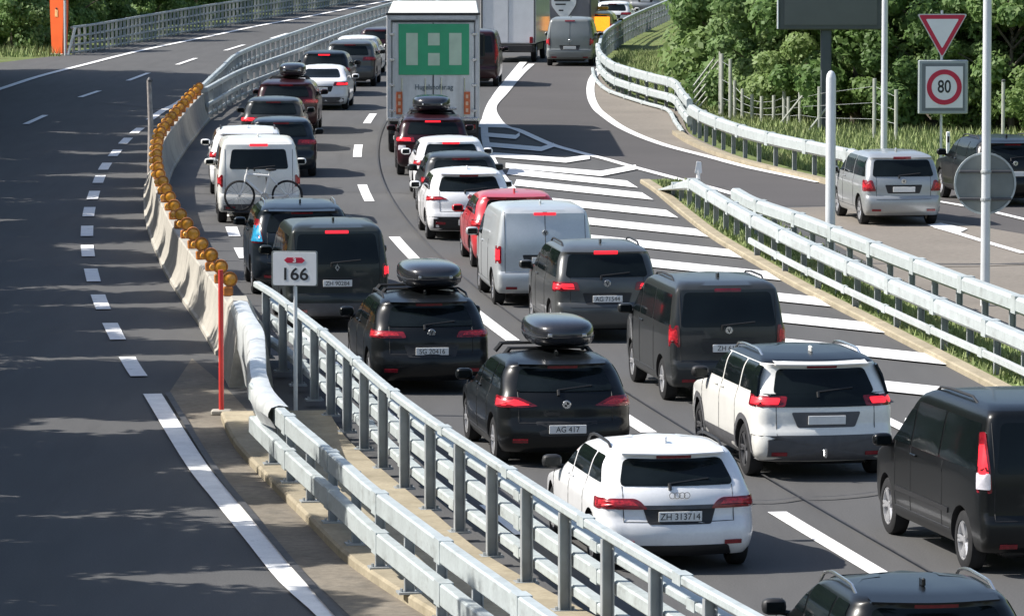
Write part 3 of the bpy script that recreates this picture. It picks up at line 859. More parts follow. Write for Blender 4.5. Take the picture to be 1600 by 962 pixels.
class Shell:
    """car body as a stack of plan slices; gives surface points for glass, lamps and trim"""
    def __init__(s, sp):
        s.sp = sp
        s.L, s.W, s.H = sp['L'], sp['W'], sp['H']
        s.R = pchip(sp['rear']); s.F = pchip(sp['front']); hwf = pchip(sp['hw'])
        s.hw = lambda z: hwf(z) * s.W / 2
        s.zb = sp['rear'][0][0]
        s.bow, s.r0 = sp['bow'], sp['r']
    def f(s, y):
        q = max(0, (1.3 - y) / 1.3); p = max(0, (y - (s.L - 1.5)) / 1.5)
        return 1 - .055 * q ** 2.2 - .12 * p ** 2.4
    def sx(s, y, z): return s.hw(z) * s.f(y)
    def rad(s, z):
        t = max(0, (z - (s.H - .12)) / .12)
        return s.r0 * (1 + .8 * t)
    def geo(s, z):
        y0, y1 = s.R(z), s.L - s.F(z)
        r = min(s.rad(z), s.hw(z) * .45)
        hwr = s.sx(y0 + s.bow + r, z)
        return y0, y1, r, hwr
    def wrap(s, t, z):
        """t: signed way along the slice from the middle of the tail"""
        y0, y1, r, hwr = s.geo(z)
        a = abs(t); sg = 1 if t >= 0 else -1
        fl = hwr - r
        if a <= fl:
            x, y = a, y0 + s.bow * (a / fl) ** 2
        elif a <= fl + r * math.pi / 2:
            g = (a - fl) / r
            x, y = fl + r * math.sin(g), y0 + s.bow + r * (1 - math.cos(g))
        else:
            y = y0 + s.bow + r + (a - fl - r * math.pi / 2)
            x = s.sx(y, z)
        return Vector((sg * x, y, z))
    def side(s, sg):
        return lambda y, z: Vector((sg * s.sx(y, z), y, z))
    def loop(s, z, nx=7, nc=6, ns=16):
        y0, y1, r, hwr = s.geo(z)
        half = []
        fl = hwr - r
        for i in range(nx): 
            x = fl * i / nx
            half.append((x, y0 + s.bow * (x / fl) ** 2))
        for i in range(nc):
            g = math.pi / 2 * i / nc
            half.append((fl + r * math.sin(g), y0 + s.bow + r * (1 - math.cos(g))))
        rf = r * 1.3; bf = s.bow * 1.2
        ya, yb = y0 + s.bow + r, y1 - bf - rf
        if yb < ya + .05: ya, yb = (ya + yb) / 2 - .03, (ya + yb) / 2 + .03
        for i in range(ns + 1):
            y = ya + (yb - ya) * i / ns
            half.append((s.sx(y, z), y))
        hf = s.sx(yb, z); ff = hf - rf
        for i in range(1, nc + 1):
            g = math.pi / 2 * i / nc
            half.append((ff + rf * math.cos(g), yb + rf * math.sin(g)))
        for i in range(1, nx + 1):
            x = ff * (1 - i / nx)
            half.append((max(x, 0), yb + rf + bf * (1 - (x / max(ff, .01)) ** 2)))
        left = [(-x, y) for x, y in reversed(half[1:-1])]
        return half + left
    def zs(s):
        ks = sorted(set([p[0] for p in s.sp['rear']] + [p[0] for p in s.sp['hw'] if p[0] > s.H - .14]))
        out = []
        for a, b in zip(ks[:-1], ks[1:]):
            n = max(1, int((b - a) / .04))
            out += [a + (b - a) * k / n for k in range(n)]
        return out + [ks[-1]]
    def body(s, m):
        zs = s.zs()
        vs, fs = [], []
        for z in zs:
            lp = s.loop(z)
            n = len(lp)
            vs += [(x, y, z) for x, y in lp]
        for k in range(len(zs) - 1):
            for i in range(n):
                fs.append((k * n + i, k * n + (i + 1) % n, (k + 1) * n + (i + 1) % n, (k + 1) * n + i))
        fs.append(tuple(range(n - 1, -1, -1)))
        fs.append(tuple(range((len(zs) - 1) * n, len(zs) * n)))
        return mesh_of('body', vs, fs, [m, M_BLACK], 32)
    def ztop(s, y):
        """roof height over the middle of the car at y"""
        zz = np.linspace(s.sp['belt'], s.H, 60)
        best = s.sp['belt']
        for z in zz:
            if s.R(z) <= y <= s.L - s.F(z): best = z
        return best

def patch(name, poly, mp, m, parent, off=.006, rings=4, skirt=.02, flip=False):
    poly = subdiv(poly)
    c = np.mean(np.array(poly), axis=0)
    n = len(poly)
    e = 1e-3
    def pt(a, b, o):
        p = mp(a, b)
        da, db = mp(a + e, b) - mp(a - e, b), mp(a, b + e) - mp(a, b - e)
        nn = da.cross(db)
        nn = nn.normalized() if nn.length > 1e-12 else Vector((0, -1, 0))
        ctr = Vector((0, 2.2, .7))
        if nn.dot(p - ctr) < 0: nn = -nn
        return p + nn * o
    vs = [pt(c[0], c[1], off)]
    for k in range(1, rings + 1):
        for a, b in poly:
            q = c + (np.array((a, b)) - c) * (k / rings)
            vs.append(pt(q[0], q[1], off))
    for a, b in poly: vs.append(pt(a, b, -skirt))
    fs = []
    for i in range(n): fs.append((0, 1 + i, 1 + (i + 1) % n))
    for k in range(rings):
        o0, o1 = 1 + k * n, 1 + (k + 1) * n
        for i in range(n): fs.append((o0 + i, o1 + i, o1 + (i + 1) % n, o0 + (i + 1) % n))
    me = mesh_of(name, vs, fs, m)
    bm = bmesh.new(); bm.from_mesh(me); bmesh.ops.recalc_face_normals(bm, faces=bm.faces)
    bm.to_mesh(me); bm.free()
    me.polygons.foreach_set('use_smooth', [True] * len(me.polygons)); me.set_sharp_from_angle(angle=R(40))
    return mobj(name, me, parent)

def gap_lines(name, lines, m, parent, w=.012, off=.003):
    """thin dark joints between panels: list of (mapper, [(a,b)...])"""
    mb = MB()
    for mp, pts in lines:
        P = []
        for (a, b), (c, d) in zip(pts[:-1], pts[1:]):
            n = max(1, int(math.hypot(c - a, d - b) / .08))
            for k in range(n): P.append((a + (c - a) * k / n, b + (d - b) * k / n))
        P.append(pts[-1])
        Q = [mp(a, b) for a, b in P]
        mb.tube(Q, w / 2, 4)
    return mb.build(name, m, parent)

WHEELS = {}
def wheel_meshes(r, kind):
    key = (round(r, 3), kind)
    if key in WHEELS: return WHEELS[key]
    w = .105
    t = MB(); t.lathe([(r * .66, -w), (r * .86, -w), (r * .97, -w * .82), (r, -w * .5), (r, w * .5), (r * .97, w * .82), (r * .86, w), (r * .66, w)], 28, 'x', closed=True)
    rim = MB()
    rim.lathe([(r * .67, -w * .9), (r * .67, w * .9), (r * .60, w * .9), (r * .58, w * .2), (.02, w * .25), (.02, -w * .25), (r * .58, -w * .2), (r * .60, -w * .9)], 24, 'x', closed=True)
    ns = 5 if kind != 'steel' else 9
    for sgn in (-1, 1):
        for i in range(ns):
            a = 2 * math.pi * i / ns
            for da in ((-.13, .13) if kind != 'steel' else (0,)):
                rim.tube([(sgn * w * .62, .05 * math.cos(a), .05 * math.sin(a)), (sgn * w * .78, r * .63 * math.cos(a + da), r * .63 * math.sin(a + da))], .022 if kind != 'steel' else .016, 5)
        rim.lathe([(.055, sgn * w * .5), (.055, sgn * w * .8), (.03, sgn * w * .85)], 10, 'x')
    m = {'dark': M_RIM_D, 'steel': M_RIM, 'alloy': M_RIM}[kind]
    WHEELS[key] = (t.mesh('wheel', M_RUB, 40), rim.mesh('rim', m, 40))
    return WHEELS[key]

CUTS = []
def sup(mb, c, d, e=3.2, nu=20, nv=10, taper=0.0):
    """superellipsoid: rounded boxes such as roof boxes and mirrors"""
    vs, fs = [], []
    p = lambda v, k: math.copysign(abs(v) ** k, v)
    k = 2 / e
    for j in range(nv + 1):
        ph = -math.pi / 2 + math.pi * j / nv
        for i in range(nu):
            th = 2 * math.pi * i / nu
            x = p(math.cos(ph), k) * p(math.cos(th), k) * d[0] / 2
            y = p(math.cos(ph), k) * p(math.sin(th), k) * d[1] / 2
            z = p(math.sin(ph), k) * d[2] / 2
            sc = 1 - taper * max(0, y / (d[1] / 2))
            vs.append((c[0] + x * sc, c[1] + y, c[2] + z * (1 - taper * .6 * max(0, y / (d[1] / 2)))))
    for j in range(nv):
        for i in range(nu):
            fs.append((j * nu + i, j * nu + (i + 1) % nu, (j + 1) * nu + (i + 1) % nu, (j + 1) * nu + i))
    return mb.add(vs, fs)

def car(name, label, cat, px, py, style, pm, group='cars queuing on the motorway', yaw=0.0, slope=None, L=None, W=None, H=None,
        lights=None, lit=(False, False), third_lit=False, rails=None, box=None, clad=None, wheel='alloy', plate=True, plate_txt=None, plate_z=None,
        rw=None, detail=2, mirror=None, roof=None, lower=None, extra=None, two_tone=None, wiper=False, gar=None, badge='circle', cut=True, dpil=None, belt_glass=True, lens=None):
    sp = dict(STYLE[style])
    sz = (H or sp['H']) / sp['H']
    for k in ('rear', 'front', 'hw'): sp[k] = [((z * sz), v) for z, v in sp[k]]
    dL = (L or sp['L']) - sp['L']
    sp['ax'] = (sp['ax'][0], sp['ax'][1] + dL)
    sp['L'] = L or sp['L']; sp['W'] = W or sp['W']; sp['H'] = sp['H'] * sz
    sp['belt'] *= sz
    S = Shell(sp)
    kx = sp['W'] / STYLE[style]['W']
    p = G(px, py)
    m = cslope(p.y + 2) if slope is None else slope
    o = empty(name, p, -math.atan(m) + yaw)
    tag(o, label, cat, group)
    body = mobj('body', S.body(pm), o)
    if two_tone:      # roof skin in a second paint
        body.data.materials.append(two_tone)
        for f_ in body.data.polygons:
            if f_.center.z > sp['H'] - .125: f_.material_index = 2
    wr = sp['wr']
    # wheels and arches
    tm, rm = wheel_meshes(wr, wheel)
    cut_mb = MB()
    for ya in sp['ax']:
        for sg in (-1, 1):
            hwid = S.sx(ya, .5)
            wx = sg * (hwid - .125)
            w_o = mobj('wheel', tm, o, (wx, ya, wr))
            mobj('rim', rm, w_o)
            cut_mb.lathe([(wr + .055, sg * (hwid - .30)), (wr + .055, sg * (hwid + .3))], 28, 'x', (0, ya, wr))
    if cut:
        cm = cut_mb.mesh('arch_cut', M_BLACK)
        co = mobj('arch_cut', cm, o)
        md = body.modifiers.new('arches', 'BOOLEAN')
        md.object = co; md.operation = 'DIFFERENCE'; md.solver = 'EXACT'
        try: md.material_mode = 'TRANSFER'
        except Exception: pass
        CUTS.append((body, co))
    ub = MB(); ub.box((0, sp['L'] / 2, .27), (sp['W'] * .62, sp['L'] - .7, .16), 0, .03); ub.build('underbody', M_BLACK, o)
    # glass
    zb, zt, wb, wt = rw or sp['rw']
    zb, zt = zb * sz, zt * sz
    wb, wt = wb * kx, wt * kx
    gm = M_GLASS
    rwn = patch('rear_window', fillet([(-wb, zb), (wb, zb), (wt, zt), (-wt, zt)], .07), S.wrap, gm, o, .012, 6)
    wzb, wzt = sp['wins'][0] * sz, sp['wins'][1] * sz
    if detail >= 1:
        ybp = sp['L'] * .54
        if style in ('van', 'bigvan', 'mpv'): spl = [0.0, sp['L'] * .36, sp['L'] * .60, 99]
        else: spl = [0.0, sp['L'] * .28, sp['L'] * .50, 99]
        for sg in (-1, 1):
            if belt_glass is False: rng = [(spl[2], spl[3])]
            else: rng = list(zip(spl[:-1], spl[1:]))
            for ya, yb in rng:
                ra = lambda z: max(ya + .035, S.R(z) + (.30 if style in ('hatch', 'suv', 'sedan') else .24) )
                rb = lambda z: min(yb - .035, S.L - S.F(z) - .92 * (S.bow * 1.2 + min(S.rad(z), S.hw(z) * .45) * 1.3))
                zl = np.linspace(wzb, wzt, 6)
                if min(rb(z) - ra(z) for z in zl[:2]) < .12: continue
                zl = [z for z in zl if rb(z) - ra(z) > .05]
                poly = [(ra(z), z) for z in zl] + [(rb(z), z) for z in reversed(zl)]
                patch('side_window', fillet(poly, .03, 2), S.side(sg), gm, o, .005, 3)
    # windscreen (front, seen only from other sides)
    wf = [(a, b) for a, b in ((-.62, .97), (.62, .97), (.52, 1.31), (-.52, 1.31))]
    def frontmap(x, z):
        y1 = S.L - S.F(z)
        return Vector((x, y1 - .25 * (x / (sp['W'] / 2)) ** 2, z))
    if detail >= 2:
        zz0, zz1 = sp['belt'] + .06, sp['H'] - .11
        patch('windscreen', fillet([(-.66 * kx, zz0), (.66 * kx, zz0), (.54 * kx, zz1), (-.54 * kx, zz1)], .05), frontmap, gm, o, .012, 3)
    # tail lamps
    lp = lights or sp['lights']
    for sg in (-1, 1):
        on = lit[0] if sg < 0 else lit[1]
        poly = [(sg * a * kx, b * sz) for a, b in lp]
        tl = patch('tail_lamp', fillet(poly, .03, 3), S.wrap, M_TAIL, o, .012, 3)
        if detail >= 1:
            pc_ = np.mean(np.array(poly), axis=0)
            inner = [tuple(pc_ + (np.array(q) - pc_) * np.array((.74, .60))) for q in poly]
            patch('lamp_element', fillet(inner, .02, 3), S.wrap, M_BRAKE if on else M_TAIL2, tl, .0165, 2)
            strip = [(pc_[0] + (q[0] - pc_[0]) * .8, pc_[1] - (.12 if on else .22) * sz * abs(poly[2][1] - poly[0][1]) / .2 * .2 + (q[1] - pc_[1]) * .12) for q in poly]
            patch('lamp_divider', strip, S.wrap, M_TAIL3, tl, .019, 1)
        if lens and detail >= 1:
            poly = [(sg * a * kx, b * sz) for a, b in lens[0]]
            patch('lamp_lens', fillet(poly, .02, 3), S.wrap, lens[1], tl, .026, 2)
    th = sp['third']
    if th and detail >= 1:
        patch('brake_light', fillet([(-.20, (th - .022) * sz), (.20, (th - .022) * sz), (.20, (th + .022) * sz), (-.20, (th + .022) * sz)], .01), S.wrap, M_BRAKE if third_lit else M_TAIL, o, .014, 2)
    # plate
    if plate:
        pz = (plate_z or sp['plate'])
        if detail >= 1:
            patch('plate_recess', fillet([(-.36, pz - .09), (.36, pz - .09), (.42, pz + .10), (-.42, pz + .10)], .03), S.wrap, M_BLACK if gar is None else gar, o, .004, 2)
        pl = MB(); pl.box((0, 0, 0), (.50, .012, .115), 0, .004)
        yp = S.R(pz) - .022
        po = pl.build('number_plate', M_PLATE, o, None, (0, yp, pz), (R(4), 0, 0))
        if plate_txt:
            text_obj('plate_text', plate_txt, .105, M_INK, po, (0.0, -.0075, -.004), (R(90), 0, 0), .95, .0006)
    # bumper cladding and lower trim
    if lower:
        z0, z1, mm = lower
        for sg in (1,):
            patch('bumper_trim', fillet([(-1.15 * kx, S.zb + .02), (1.15 * kx, S.zb + .02), (1.15 * kx, z1), (-1.15 * kx, z1)], .02), S.wrap, mm, o, .010, 3)
    if clad:
        for sg in (-1, 1):
            ya, yb = sp['ax'][0] + wr + .06, sp['ax'][1] - wr - .06
            patch('sill_cladding', fillet([(ya, S.zb + .02), (yb, S.zb + .02), (yb, clad), (ya, clad)], .02), S.side(sg), M_GREYPL, o, .010, 2)
            for yw in sp['ax']:
                ring = []
                mb = MB()
                Q0, Q1 = [], []
                for i in range(15):
                    a = math.pi * (i / 14)
                    ca, sa = math.cos(a), math.sin(a)
                    y_a, z_a = yw + (wr + .05) * ca, max(wr + (wr + .05) * sa, S.zb + .02)
                    y_b, z_b = yw + (wr + .13) * ca, max(wr + (wr + .13) * sa, S.zb + .02)
                    Q0.append(S.side(sg)(y_a, z_a) + Vector((sg * .012, 0, 0)))
                    Q1.append(S.side(sg)(y_b, z_b) + Vector((sg * .012, 0, 0)))
                vs = Q0 + Q1
                mb.add(vs, [(i, i + 1, 16 + i, 15 + i) for i in range(14)])
                mb.build('arch_trim', M_GREYPL, o)
    # mirrors
    if detail >= 1:
        for sg in (-1, 1):
            ym = S.L - S.F(sp['belt'] + .02) - .30
            xm = S.sx(ym, sp['belt']) + .12
            mb = MB(); sup(mb, (sg * xm, ym, sp['belt'] + .07), (.24, .15, .16), 3.0, 14, 8)
            mo = mb.build('mirror', mirror or pm, o, 50)
            mb = MB(); mb.tube([(sg * (xm - .2), ym + .03, sp['belt'] - .01), (sg * (xm - .03), ym, sp['belt'] + .02)], .03, 6)
            mb.build('mirror_arm', M_BLACK, mo)
            mb = MB(); mb.box((sg * xm, ym - .078, sp['belt'] + .07), (.17, .006, .10), 0, .002); mb.build('mirror_glass', M_GLASS, mo)
    # panel joints
    if detail >= 2:
        sl = []
        y0 = sp['L'] * (.36 if style in ('van', 'bigvan', 'mpv') else .28)
        y1 = sp['L'] * (.60 if style in ('van', 'bigvan', 'mpv') else .50)
        y2 = sp['L'] * .74
        zlo, zhi = S.zb + .14, wzb
        for sg in (-1, 1):
            ms = S.side(sg)
            for yy in (y0 - .15 if y0 - .15 > sp['ax'][0] + wr + .1 else sp['ax'][0] + wr + .1, y1, y2):
                sl.append((ms, [(yy, zlo), (yy, zhi)]))
            sl.append((ms, [(sp['ax'][0] + wr + .1, zlo), (y2, zlo)]))
        lw = lp[0][0] * kx + .06
        tz = .60 * sz if style not in ('van', 'bigvan') else .64 * sz
        lw2 = sp['W'] * .40
        sl.append((S.wrap, [(-lw2, zt), (-lw2, tz), (lw2, tz), (lw2, zt)] if style in ('van', 'bigvan') else [(-lw2 * .86, zb), (-lw2 * .86, tz), (lw2 * .86, tz), (lw2 * .86, zb)]))
        gap_lines('panel_joint', sl, M_BLACK, o, .011)
        hs = MB()
        for sg in (-1, 1):
            for yy in (y1 - .12, y2 - .25 - .6):
                pz = S.side(sg)(yy, wzb - .09)
                hs.box((pz.x + sg * .012, yy, pz.z), (.03, .17, .028), 0, .008)
        hs.build('door_handle', pm, o)
        if badge:
            bz = (lp[2][1] * sz + zb) / 2 - .06 if style not in ('bigvan',) else 1.02
            bp = S.wrap(0, bz)
            bm_ = MB()
            if badge == 'rings':
                for i_ in range(4): bm_.lathe([(.030, -.004), (.038, -.004), (.038, .004), (.030, .004)], 16, 'y', ((i_ - 1.5) * .056, 0, .03), True)
                bm_.build('badge', M_CHROME, o, None, (0, bp.y - .012, bz))
            elif badge == 'diamond':
                bm_.prism([(-.045, 0), (0, .065), (.045, 0), (0, -.065)], -.008, .006); bd = bm_.build('badge', M_CHROME, o, None, (0, bp.y - .006, bz))
                bm_ = MB(); bm_.prism([(-.018, 0), (0, .028), (.018, 0), (0, -.028)], -.011, -.008); bm_.build('badge_mark', M_INK, bd)
            else:
                bm_.lathe([(.052, -.006), (.058, 0), (.052, .006)], 16, 'y', (0, 0, 0)); bd = bm_.build('badge', M_CHROME, o, 40, (0, bp.y - .008, bz))
                bm_ = MB()
                if badge == 'quarters': bm_.prism([(0, 0), (.036, 0), (.026, .026), (0, .036)], -.010, -.004); bm_.prism([(0, 0), (-.036, 0), (-.026, -.026), (0, -.036)], -.010, -.004)
                else: bm_.prism([(-.028, .03), (-.016, .03), (0, -.006), (.016, .03), (.028, .03), (.005, -.034), (-.005, -.034)], -.010, -.004)
                bm_.build('badge_mark', M_INK, bd)
        # silver edge reflectors and exhaust
        for sg in (-1, 1):
            patch('reflector', [(sg * .52 * kx, .34 * sz), (sg * .72 * kx, .34 * sz), (sg * .72 * kx, .385 * sz), (sg * .52 * kx, .385 * sz)], S.wrap, M_TAIL, o, .016, 1)
        mb = MB(); a = S.wrap(-.10, zb + .03); b = S.wrap(wb * .55, zb + .075)
        mb.tube([a + Vector((0, -.03, 0)), b + Vector((0, -.03, 0))], .012, 5); mb.tube([S.wrap(-.10, zb - .04) + Vector((0, -.01, 0)), a + Vector((0, -.03, 0))], .02, 6)
        if zt - zb > .1: mb.build('wiper', M_BLACK, o)
        else: gap_lines('door_split', [(S.wrap, [(0, .62 * sz), (0, 1.70 * sz)])], M_BLACK, o, .014)
        mb = MB(); zf = S.ztop(.95)
        mb.box((0, 1.0, zf + .04), (.035, .14, .08), 0, .012); mb.build('roof_antenna', pm, o)
        if style in ('hatch', 'suv'):
            sp_ = MB(); 
            v = []
            zt2 = zt + .045
            for x in np.linspace(-wt - .04, wt + .04, 11):
                q = S.wrap(x, zt2)
                v += [q + Vector((0, -.10, .022)), q + Vector((0, .10, .055)), q + Vector((0, -.095, .004)), q + Vector((0, .06, .014))]
            fs = []
            for i in range(10):
                b0, b1 = 4 * i, 4 * i + 4
                fs += [(b0, b1, b1 + 1, b0 + 1), (b0, b0 + 2, b1 + 2, b1), (b0 + 2, b0 + 3, b1 + 3, b1 + 2)]
            sp_.add(v, fs); sp_.build('spoiler', pm, o, 30)
    # roof rails
    if rails:
        for sg in (-1, 1):
            ys = np.linspace(sp['L'] * .20, sp['L'] * .56, 9)
            pts = []
            for i, y in enumerate(ys):
                zt_ = S.ztop(y)
                xr = S.hw(sp['H'] - .075 * sz) * .93
                lift = .035 if 0 < i < 8 else -.02
                pts.append((sg * xr, y, min(zt_, sp['H'] - .02) - .02 + lift))
            mb = MB(); mb.tube(pts, .017, 6); mb.build('roof_rail', rails, o, 50)
    if roof:
        # dark panoramic roof panel
        mb = MB(); vs, fs = [], []
        ys = np.linspace(sp['L'] * .26, sp['L'] * .52, 8)
        for y in ys:
            for x in np.linspace(-.46, .46, 7):
                zt_ = S.ztop(y)
                vs.append((x * kx, y, zt_ + .006 - .0))
        for i in range(7):
            for j in range(6): fs.append((i * 7 + j, i * 7 + j + 1, i * 7 + j + 8, i * 7 + j + 7))
        mb.add(vs, fs); mb.build('roof_panel', roof, o, 40)
    if box:
        bw, bl, bh, bx, by = box
        zr = sp['H']
        bxo = MB(); sup(bxo, (0, 0, bh / 2), (bw, bl, bh), 3.4, 28, 14, .12)
        b_o = bxo.build('roof_box', M_BOX, o, 45, (bx, by, zr + .035))
        mb = MB()
        mb.lathe([(1, -.006), (1.012, 0), (1, .006)], 28, 'z')
        p_ = lambda v, k: math.copysign(abs(v) ** k, v)
        v2 = []
        for (a, b, c) in mb.v:
            th = math.atan2(b, a); rr = math.hypot(a, b)
            yy = p_(math.sin(th), .59) * bl / 2 * rr
            sc_ = 1 - .12 * max(0, yy / (bl / 2))
            v2.append((p_(math.cos(th), .59) * bw / 2 * rr * sc_, yy, bh * .42 + c))
        mb.v = v2
        mb.build('lid_seam', M_BLACK, b_o)
        for yy in (-.35, .40):
            mb = MB(); mb.tube([(-.56 - bx, yy, -.015), (.56 - bx, yy, -.015)], .022, 6)
            for sg in (-1, 1): mb.tube([(sg * .53 - bx, yy, -.015), (sg * .62 - bx, yy, -.12)], .035, 6)
            mb.build('cross_bar', M_BLACK, b_o)
        for sx_ in (-.22, .22):
            mb = MB(); mb.box((sx_, -bl / 2 + .04, bh * .50), (.09, .03, .05), 0, .01); mb.build('box_latch', M_CHROME, b_o)
    if extra: extra(o, S, kx, sz)
    return o

M_BOX = mat('roof_box_black', (0.022, 0.023, 0.028), 0.22, coat=0.5, noise=[(3, .1, ONE)])
P_WHITE = paint('white', (0.82, 0.82, 0.82), .3)
P_WHITE2 = paint('warm_white', (0.80, 0.79, 0.74), .3)
P_SILVER = paint('silver', (0.36, 0.375, 0.38), .34, .35)
P_LSILVER = paint('light_silver', (0.52, 0.55, 0.56), .34, .3)
P_MIDGREY = paint('mid_grey', (0.20, 0.215, 0.21), .34, .2, coat=.3)
P_GREY = paint('grey', (0.075, 0.079, 0.079), .32, .25, coat=.35)
P_DGREY = paint('dark_grey', (0.032, 0.035, 0.036), .32, .2, coat=.35)
P_GREEN = paint('dark_green_grey', (0.026, 0.031, 0.029), .34, .15, coat=.35)
P_BLACK = paint('black', (0.005, 0.006, 0.0065), .30, coat=.22)
P_NAVY = paint('navy', (0.010, 0.015, 0.021), .28, .1, coat=.35)
P_RED = paint('red', (0.52, 0.03, 0.04), .3)
P_DRED = paint('dark_red', (0.026, 0.007, 0.010), .28, coat=.3)
P_YEL = paint('yellow', (0.45, 0.40, 0.10), .35)

# ---- left queue, nearest first
def a3_extra(o, S, kx, sz):
    patch('diffuser', fillet([(-.62, S.zb + .01), (.62, S.zb + .01), (.56, .33), (-.56, .33)], .03), S.wrap, M_BLACK, o, .01, 2)
    patch('lamp_bridge', fillet([(-.44, .735), (.44, .735), (.40, .78), (-.40, .78)], .01), S.wrap, M_GREYPL, o, .009, 2)
car('hatchback', 'black hatchback cut off by the bottom edge, only its roof in view', 'car', 1480, 1195, 'hatch', P_BLACK, rails=M_CHROME, slope=-.155, wheel='alloy', mirror=M_BLACK, H=1.50)
car('hatchback', 'white hatchback with black roof rails and wide red tail lamps, right behind the railing', 'car', 1064, 897, 'hatch', P_WHITE, rails=M_BLACK, mirror=M_BLACK,
    lights=[(.36, .745), (1.14, .745), (1.14, .865), (.50, .865), (.44, .835)], plate_txt='ZH 313714', plate_z=.655, slope=-.165, extra=a3_extra, badge='rings', H=1.41)
car('hatchback', 'black hatchback with roof box and lit left tail lamp, ahead of the white one', 'car', 887, 731, 'hatch', P_BLACK, box=(.90, 1.95, .40, .17, 2.05), lit=(True, False),
    lights=[(.38, .82), (.62, .80), (1.12, .80), (1.12, .94), (.62, .93)], plate_z=.52, plate_txt='AG 417', slope=-.15, badge='quarters')
car('estate_car', 'black estate car with large roof box and silver plate, beside the railing', 'car', 676, 617, 'hatch', P_BLACK, L=4.5, H=1.46, box=(.95, 2.0, .40, .17, 2.0), rails=M_BLACK,
    lights=[(.38, .84), (1.14, .84), (1.14, .95), (.42, .93)], plate_z=.66, plate_txt='SG 20416', slope=-.135)
car('panel_van', 'dark green-grey van with right tail lamp and high brake light lit', 'van', 528, 519, 'van', P_GREEN, H=1.86, lit=(False, True), third_lit=True, slope=-.115, group='vans queuing on the motorway',
    lights=[(.78, .92), (1.0, .92), (1.0, 1.16), (.78, 1.16)], plate_z=.84, plate_txt='ZH 90284', badge='diamond', lower=(0, .50, M_GREYPL))
car('suv', 'dark blue-grey car with bright roof rails half hidden behind the green-grey van', 'car', 474, 464, 'suv', P_NAVY, H=1.72, rails=M_CHROME, slope=-.10,
    lights=[(.72, .95), (1.16, .95), (1.16, 1.35), (.80, 1.35)], lens=([(.74, .97), (1.15, .97), (1.15, 1.24), (.80, 1.24)], M_SKYREFL))
t5 = car('minivan', 'white minivan carrying a bicycle on its tail', 'van', 405, 351, 'van', P_WHITE2, H=1.92, W=1.88, third_lit=True, slope=-.075, lower=(0, .46, M_GREYPL), plate=False, group='vans queuing on the motorway',
    lights=[(.78, .80), (1.02, .80), (1.02, 1.06), (.78, 1.06)], rw=(1.18, 1.60, .64, .58))
car('compact_suv', 'white car hugging the dark concrete barrier ahead of the bicycle minivan', 'car', 388, 306, 'suv', P_WHITE, H=1.62, rails=M_BLACK, slope=-.06, clad=.45, lower=(0, .62, M_GREYPL), detail=2)
car('hatchback', 'dark blue car ahead of the white barrier-side car', 'car', 440, 278, 'hatch', P_NAVY, H=1.50, slope=-.05, detail=1)
car('hatchback', 'charcoal car with silver window edge behind the roof-box cars', 'car', 427, 237, 'hatch', P_DGREY, H=1.48, lit=(True, False), slope=-.02, detail=1)
car('suv', 'black and dark red car with black roof box in the left queue', 'car', 447, 210, 'suv', P_DRED, H=1.60, box=(.80, 1.9, .42, .12, 2.1), slope=0.0, detail=1, lit=(True, False))
car('saloon_car', 'white saloon with lit right tail lamp in the left queue', 'car', 500, 173, 'sedan', P_WHITE, slope=.03, lit=(False, True), lower=(0, .44, M_GREYPL), detail=1)
car('hatchback', 'dark car with glowing high brake light just ahead of the white saloon', 'car', 505, 151, 'hatch', P_BLACK, H=1.55, slope=.04, third_lit=True, detail=1)
car('suv', 'grey-green people carrier far up the left queue', 'car', 546, 136, 'suv', P_GREY, H=1.66, slope=.03, detail=1)
car('hatchback', 'white car whose roof shows above the grey-green people carrier', 'car', 556, 119, 'hatch', P_WHITE, H=1.5, slope=.04, detail=1)
car('hatchback', 'dark red car half hidden by the left side of the truck', 'car', 592, 103, 'hatch', P_DRED, H=1.5, slope=.05, lit=(True, True), detail=1)

# ---- right queue, nearest first
def vito_extra(o, S, kx, sz):
    for sg in (-1, 1):
        patch('side_moulding', [(1.3, .60), (3.5, .60), (3.5, .66), (1.3, .66)], S.side(sg), M_BLACK, o, .012, 1)
car('minibus', 'black minibus with tall lit tail lamp, at the right edge', 'van', 1660, 902, 'bigvan', P_BLACK, H=1.95, lit=(True, True), slope=-.205, plate_txt='ZH 48102', extra=vito_extra, group='vans queuing on the motorway',
    lights=[(.80, .95), (1.02, .95), (1.00, 1.60), (.84, 1.62)], lens=([(.82, .99), (1.0, .99), (1.0, 1.17), (.82, 1.17)], M_CLEAR), rails=M_BLACK, badge='quarters')
def p_extra(o, S, kx, sz):
    patch('dark_band', fillet([(-.98, .965), (.98, .965), (.96, 1.13), (-.96, 1.13)], .02), S.wrap, M_GLASS, o, .011, 4)
    patch('plate_surround', fillet([(-.38, .70), (.38, .70), (.46, .90), (-.46, .90)], .03), S.wrap, M_GREYPL, o, .009, 2)
    for sg in (-1, 1):
        patch('pillar_trim', [(S.R(1.3) + .02, 1.10), (S.R(1.3) + .32, 1.10), (S.R(1.45) + .28, 1.48), (S.R(1.45) + .10, 1.48)], S.side(sg), M_GLASS, o, .010, 3)
    mb = MB(); mb.tube([(-.05, -.02, .42), (-.05, -.10, .34), (-.05, -.12, .44)], .02, 6); mb.build('tow_ball', M_CHROME, o)
car('suv', 'white people carrier with dark roof and grey lower cladding, in the right queue', 'car', 1293, 752, 'suv', P_WHITE2, slope=-.175, clad=.48, lower=(0, .60, M_GREYPL), rails=M_CHROME, two_tone=P_BLACK, mirror=M_BLACK,
    lights=[(.54, .97), (1.20, .97), (1.16, 1.11), (.50, 1.10)], lit=(True, True), plate_z=.80, wheel='dark', extra=p_extra, badge=False)
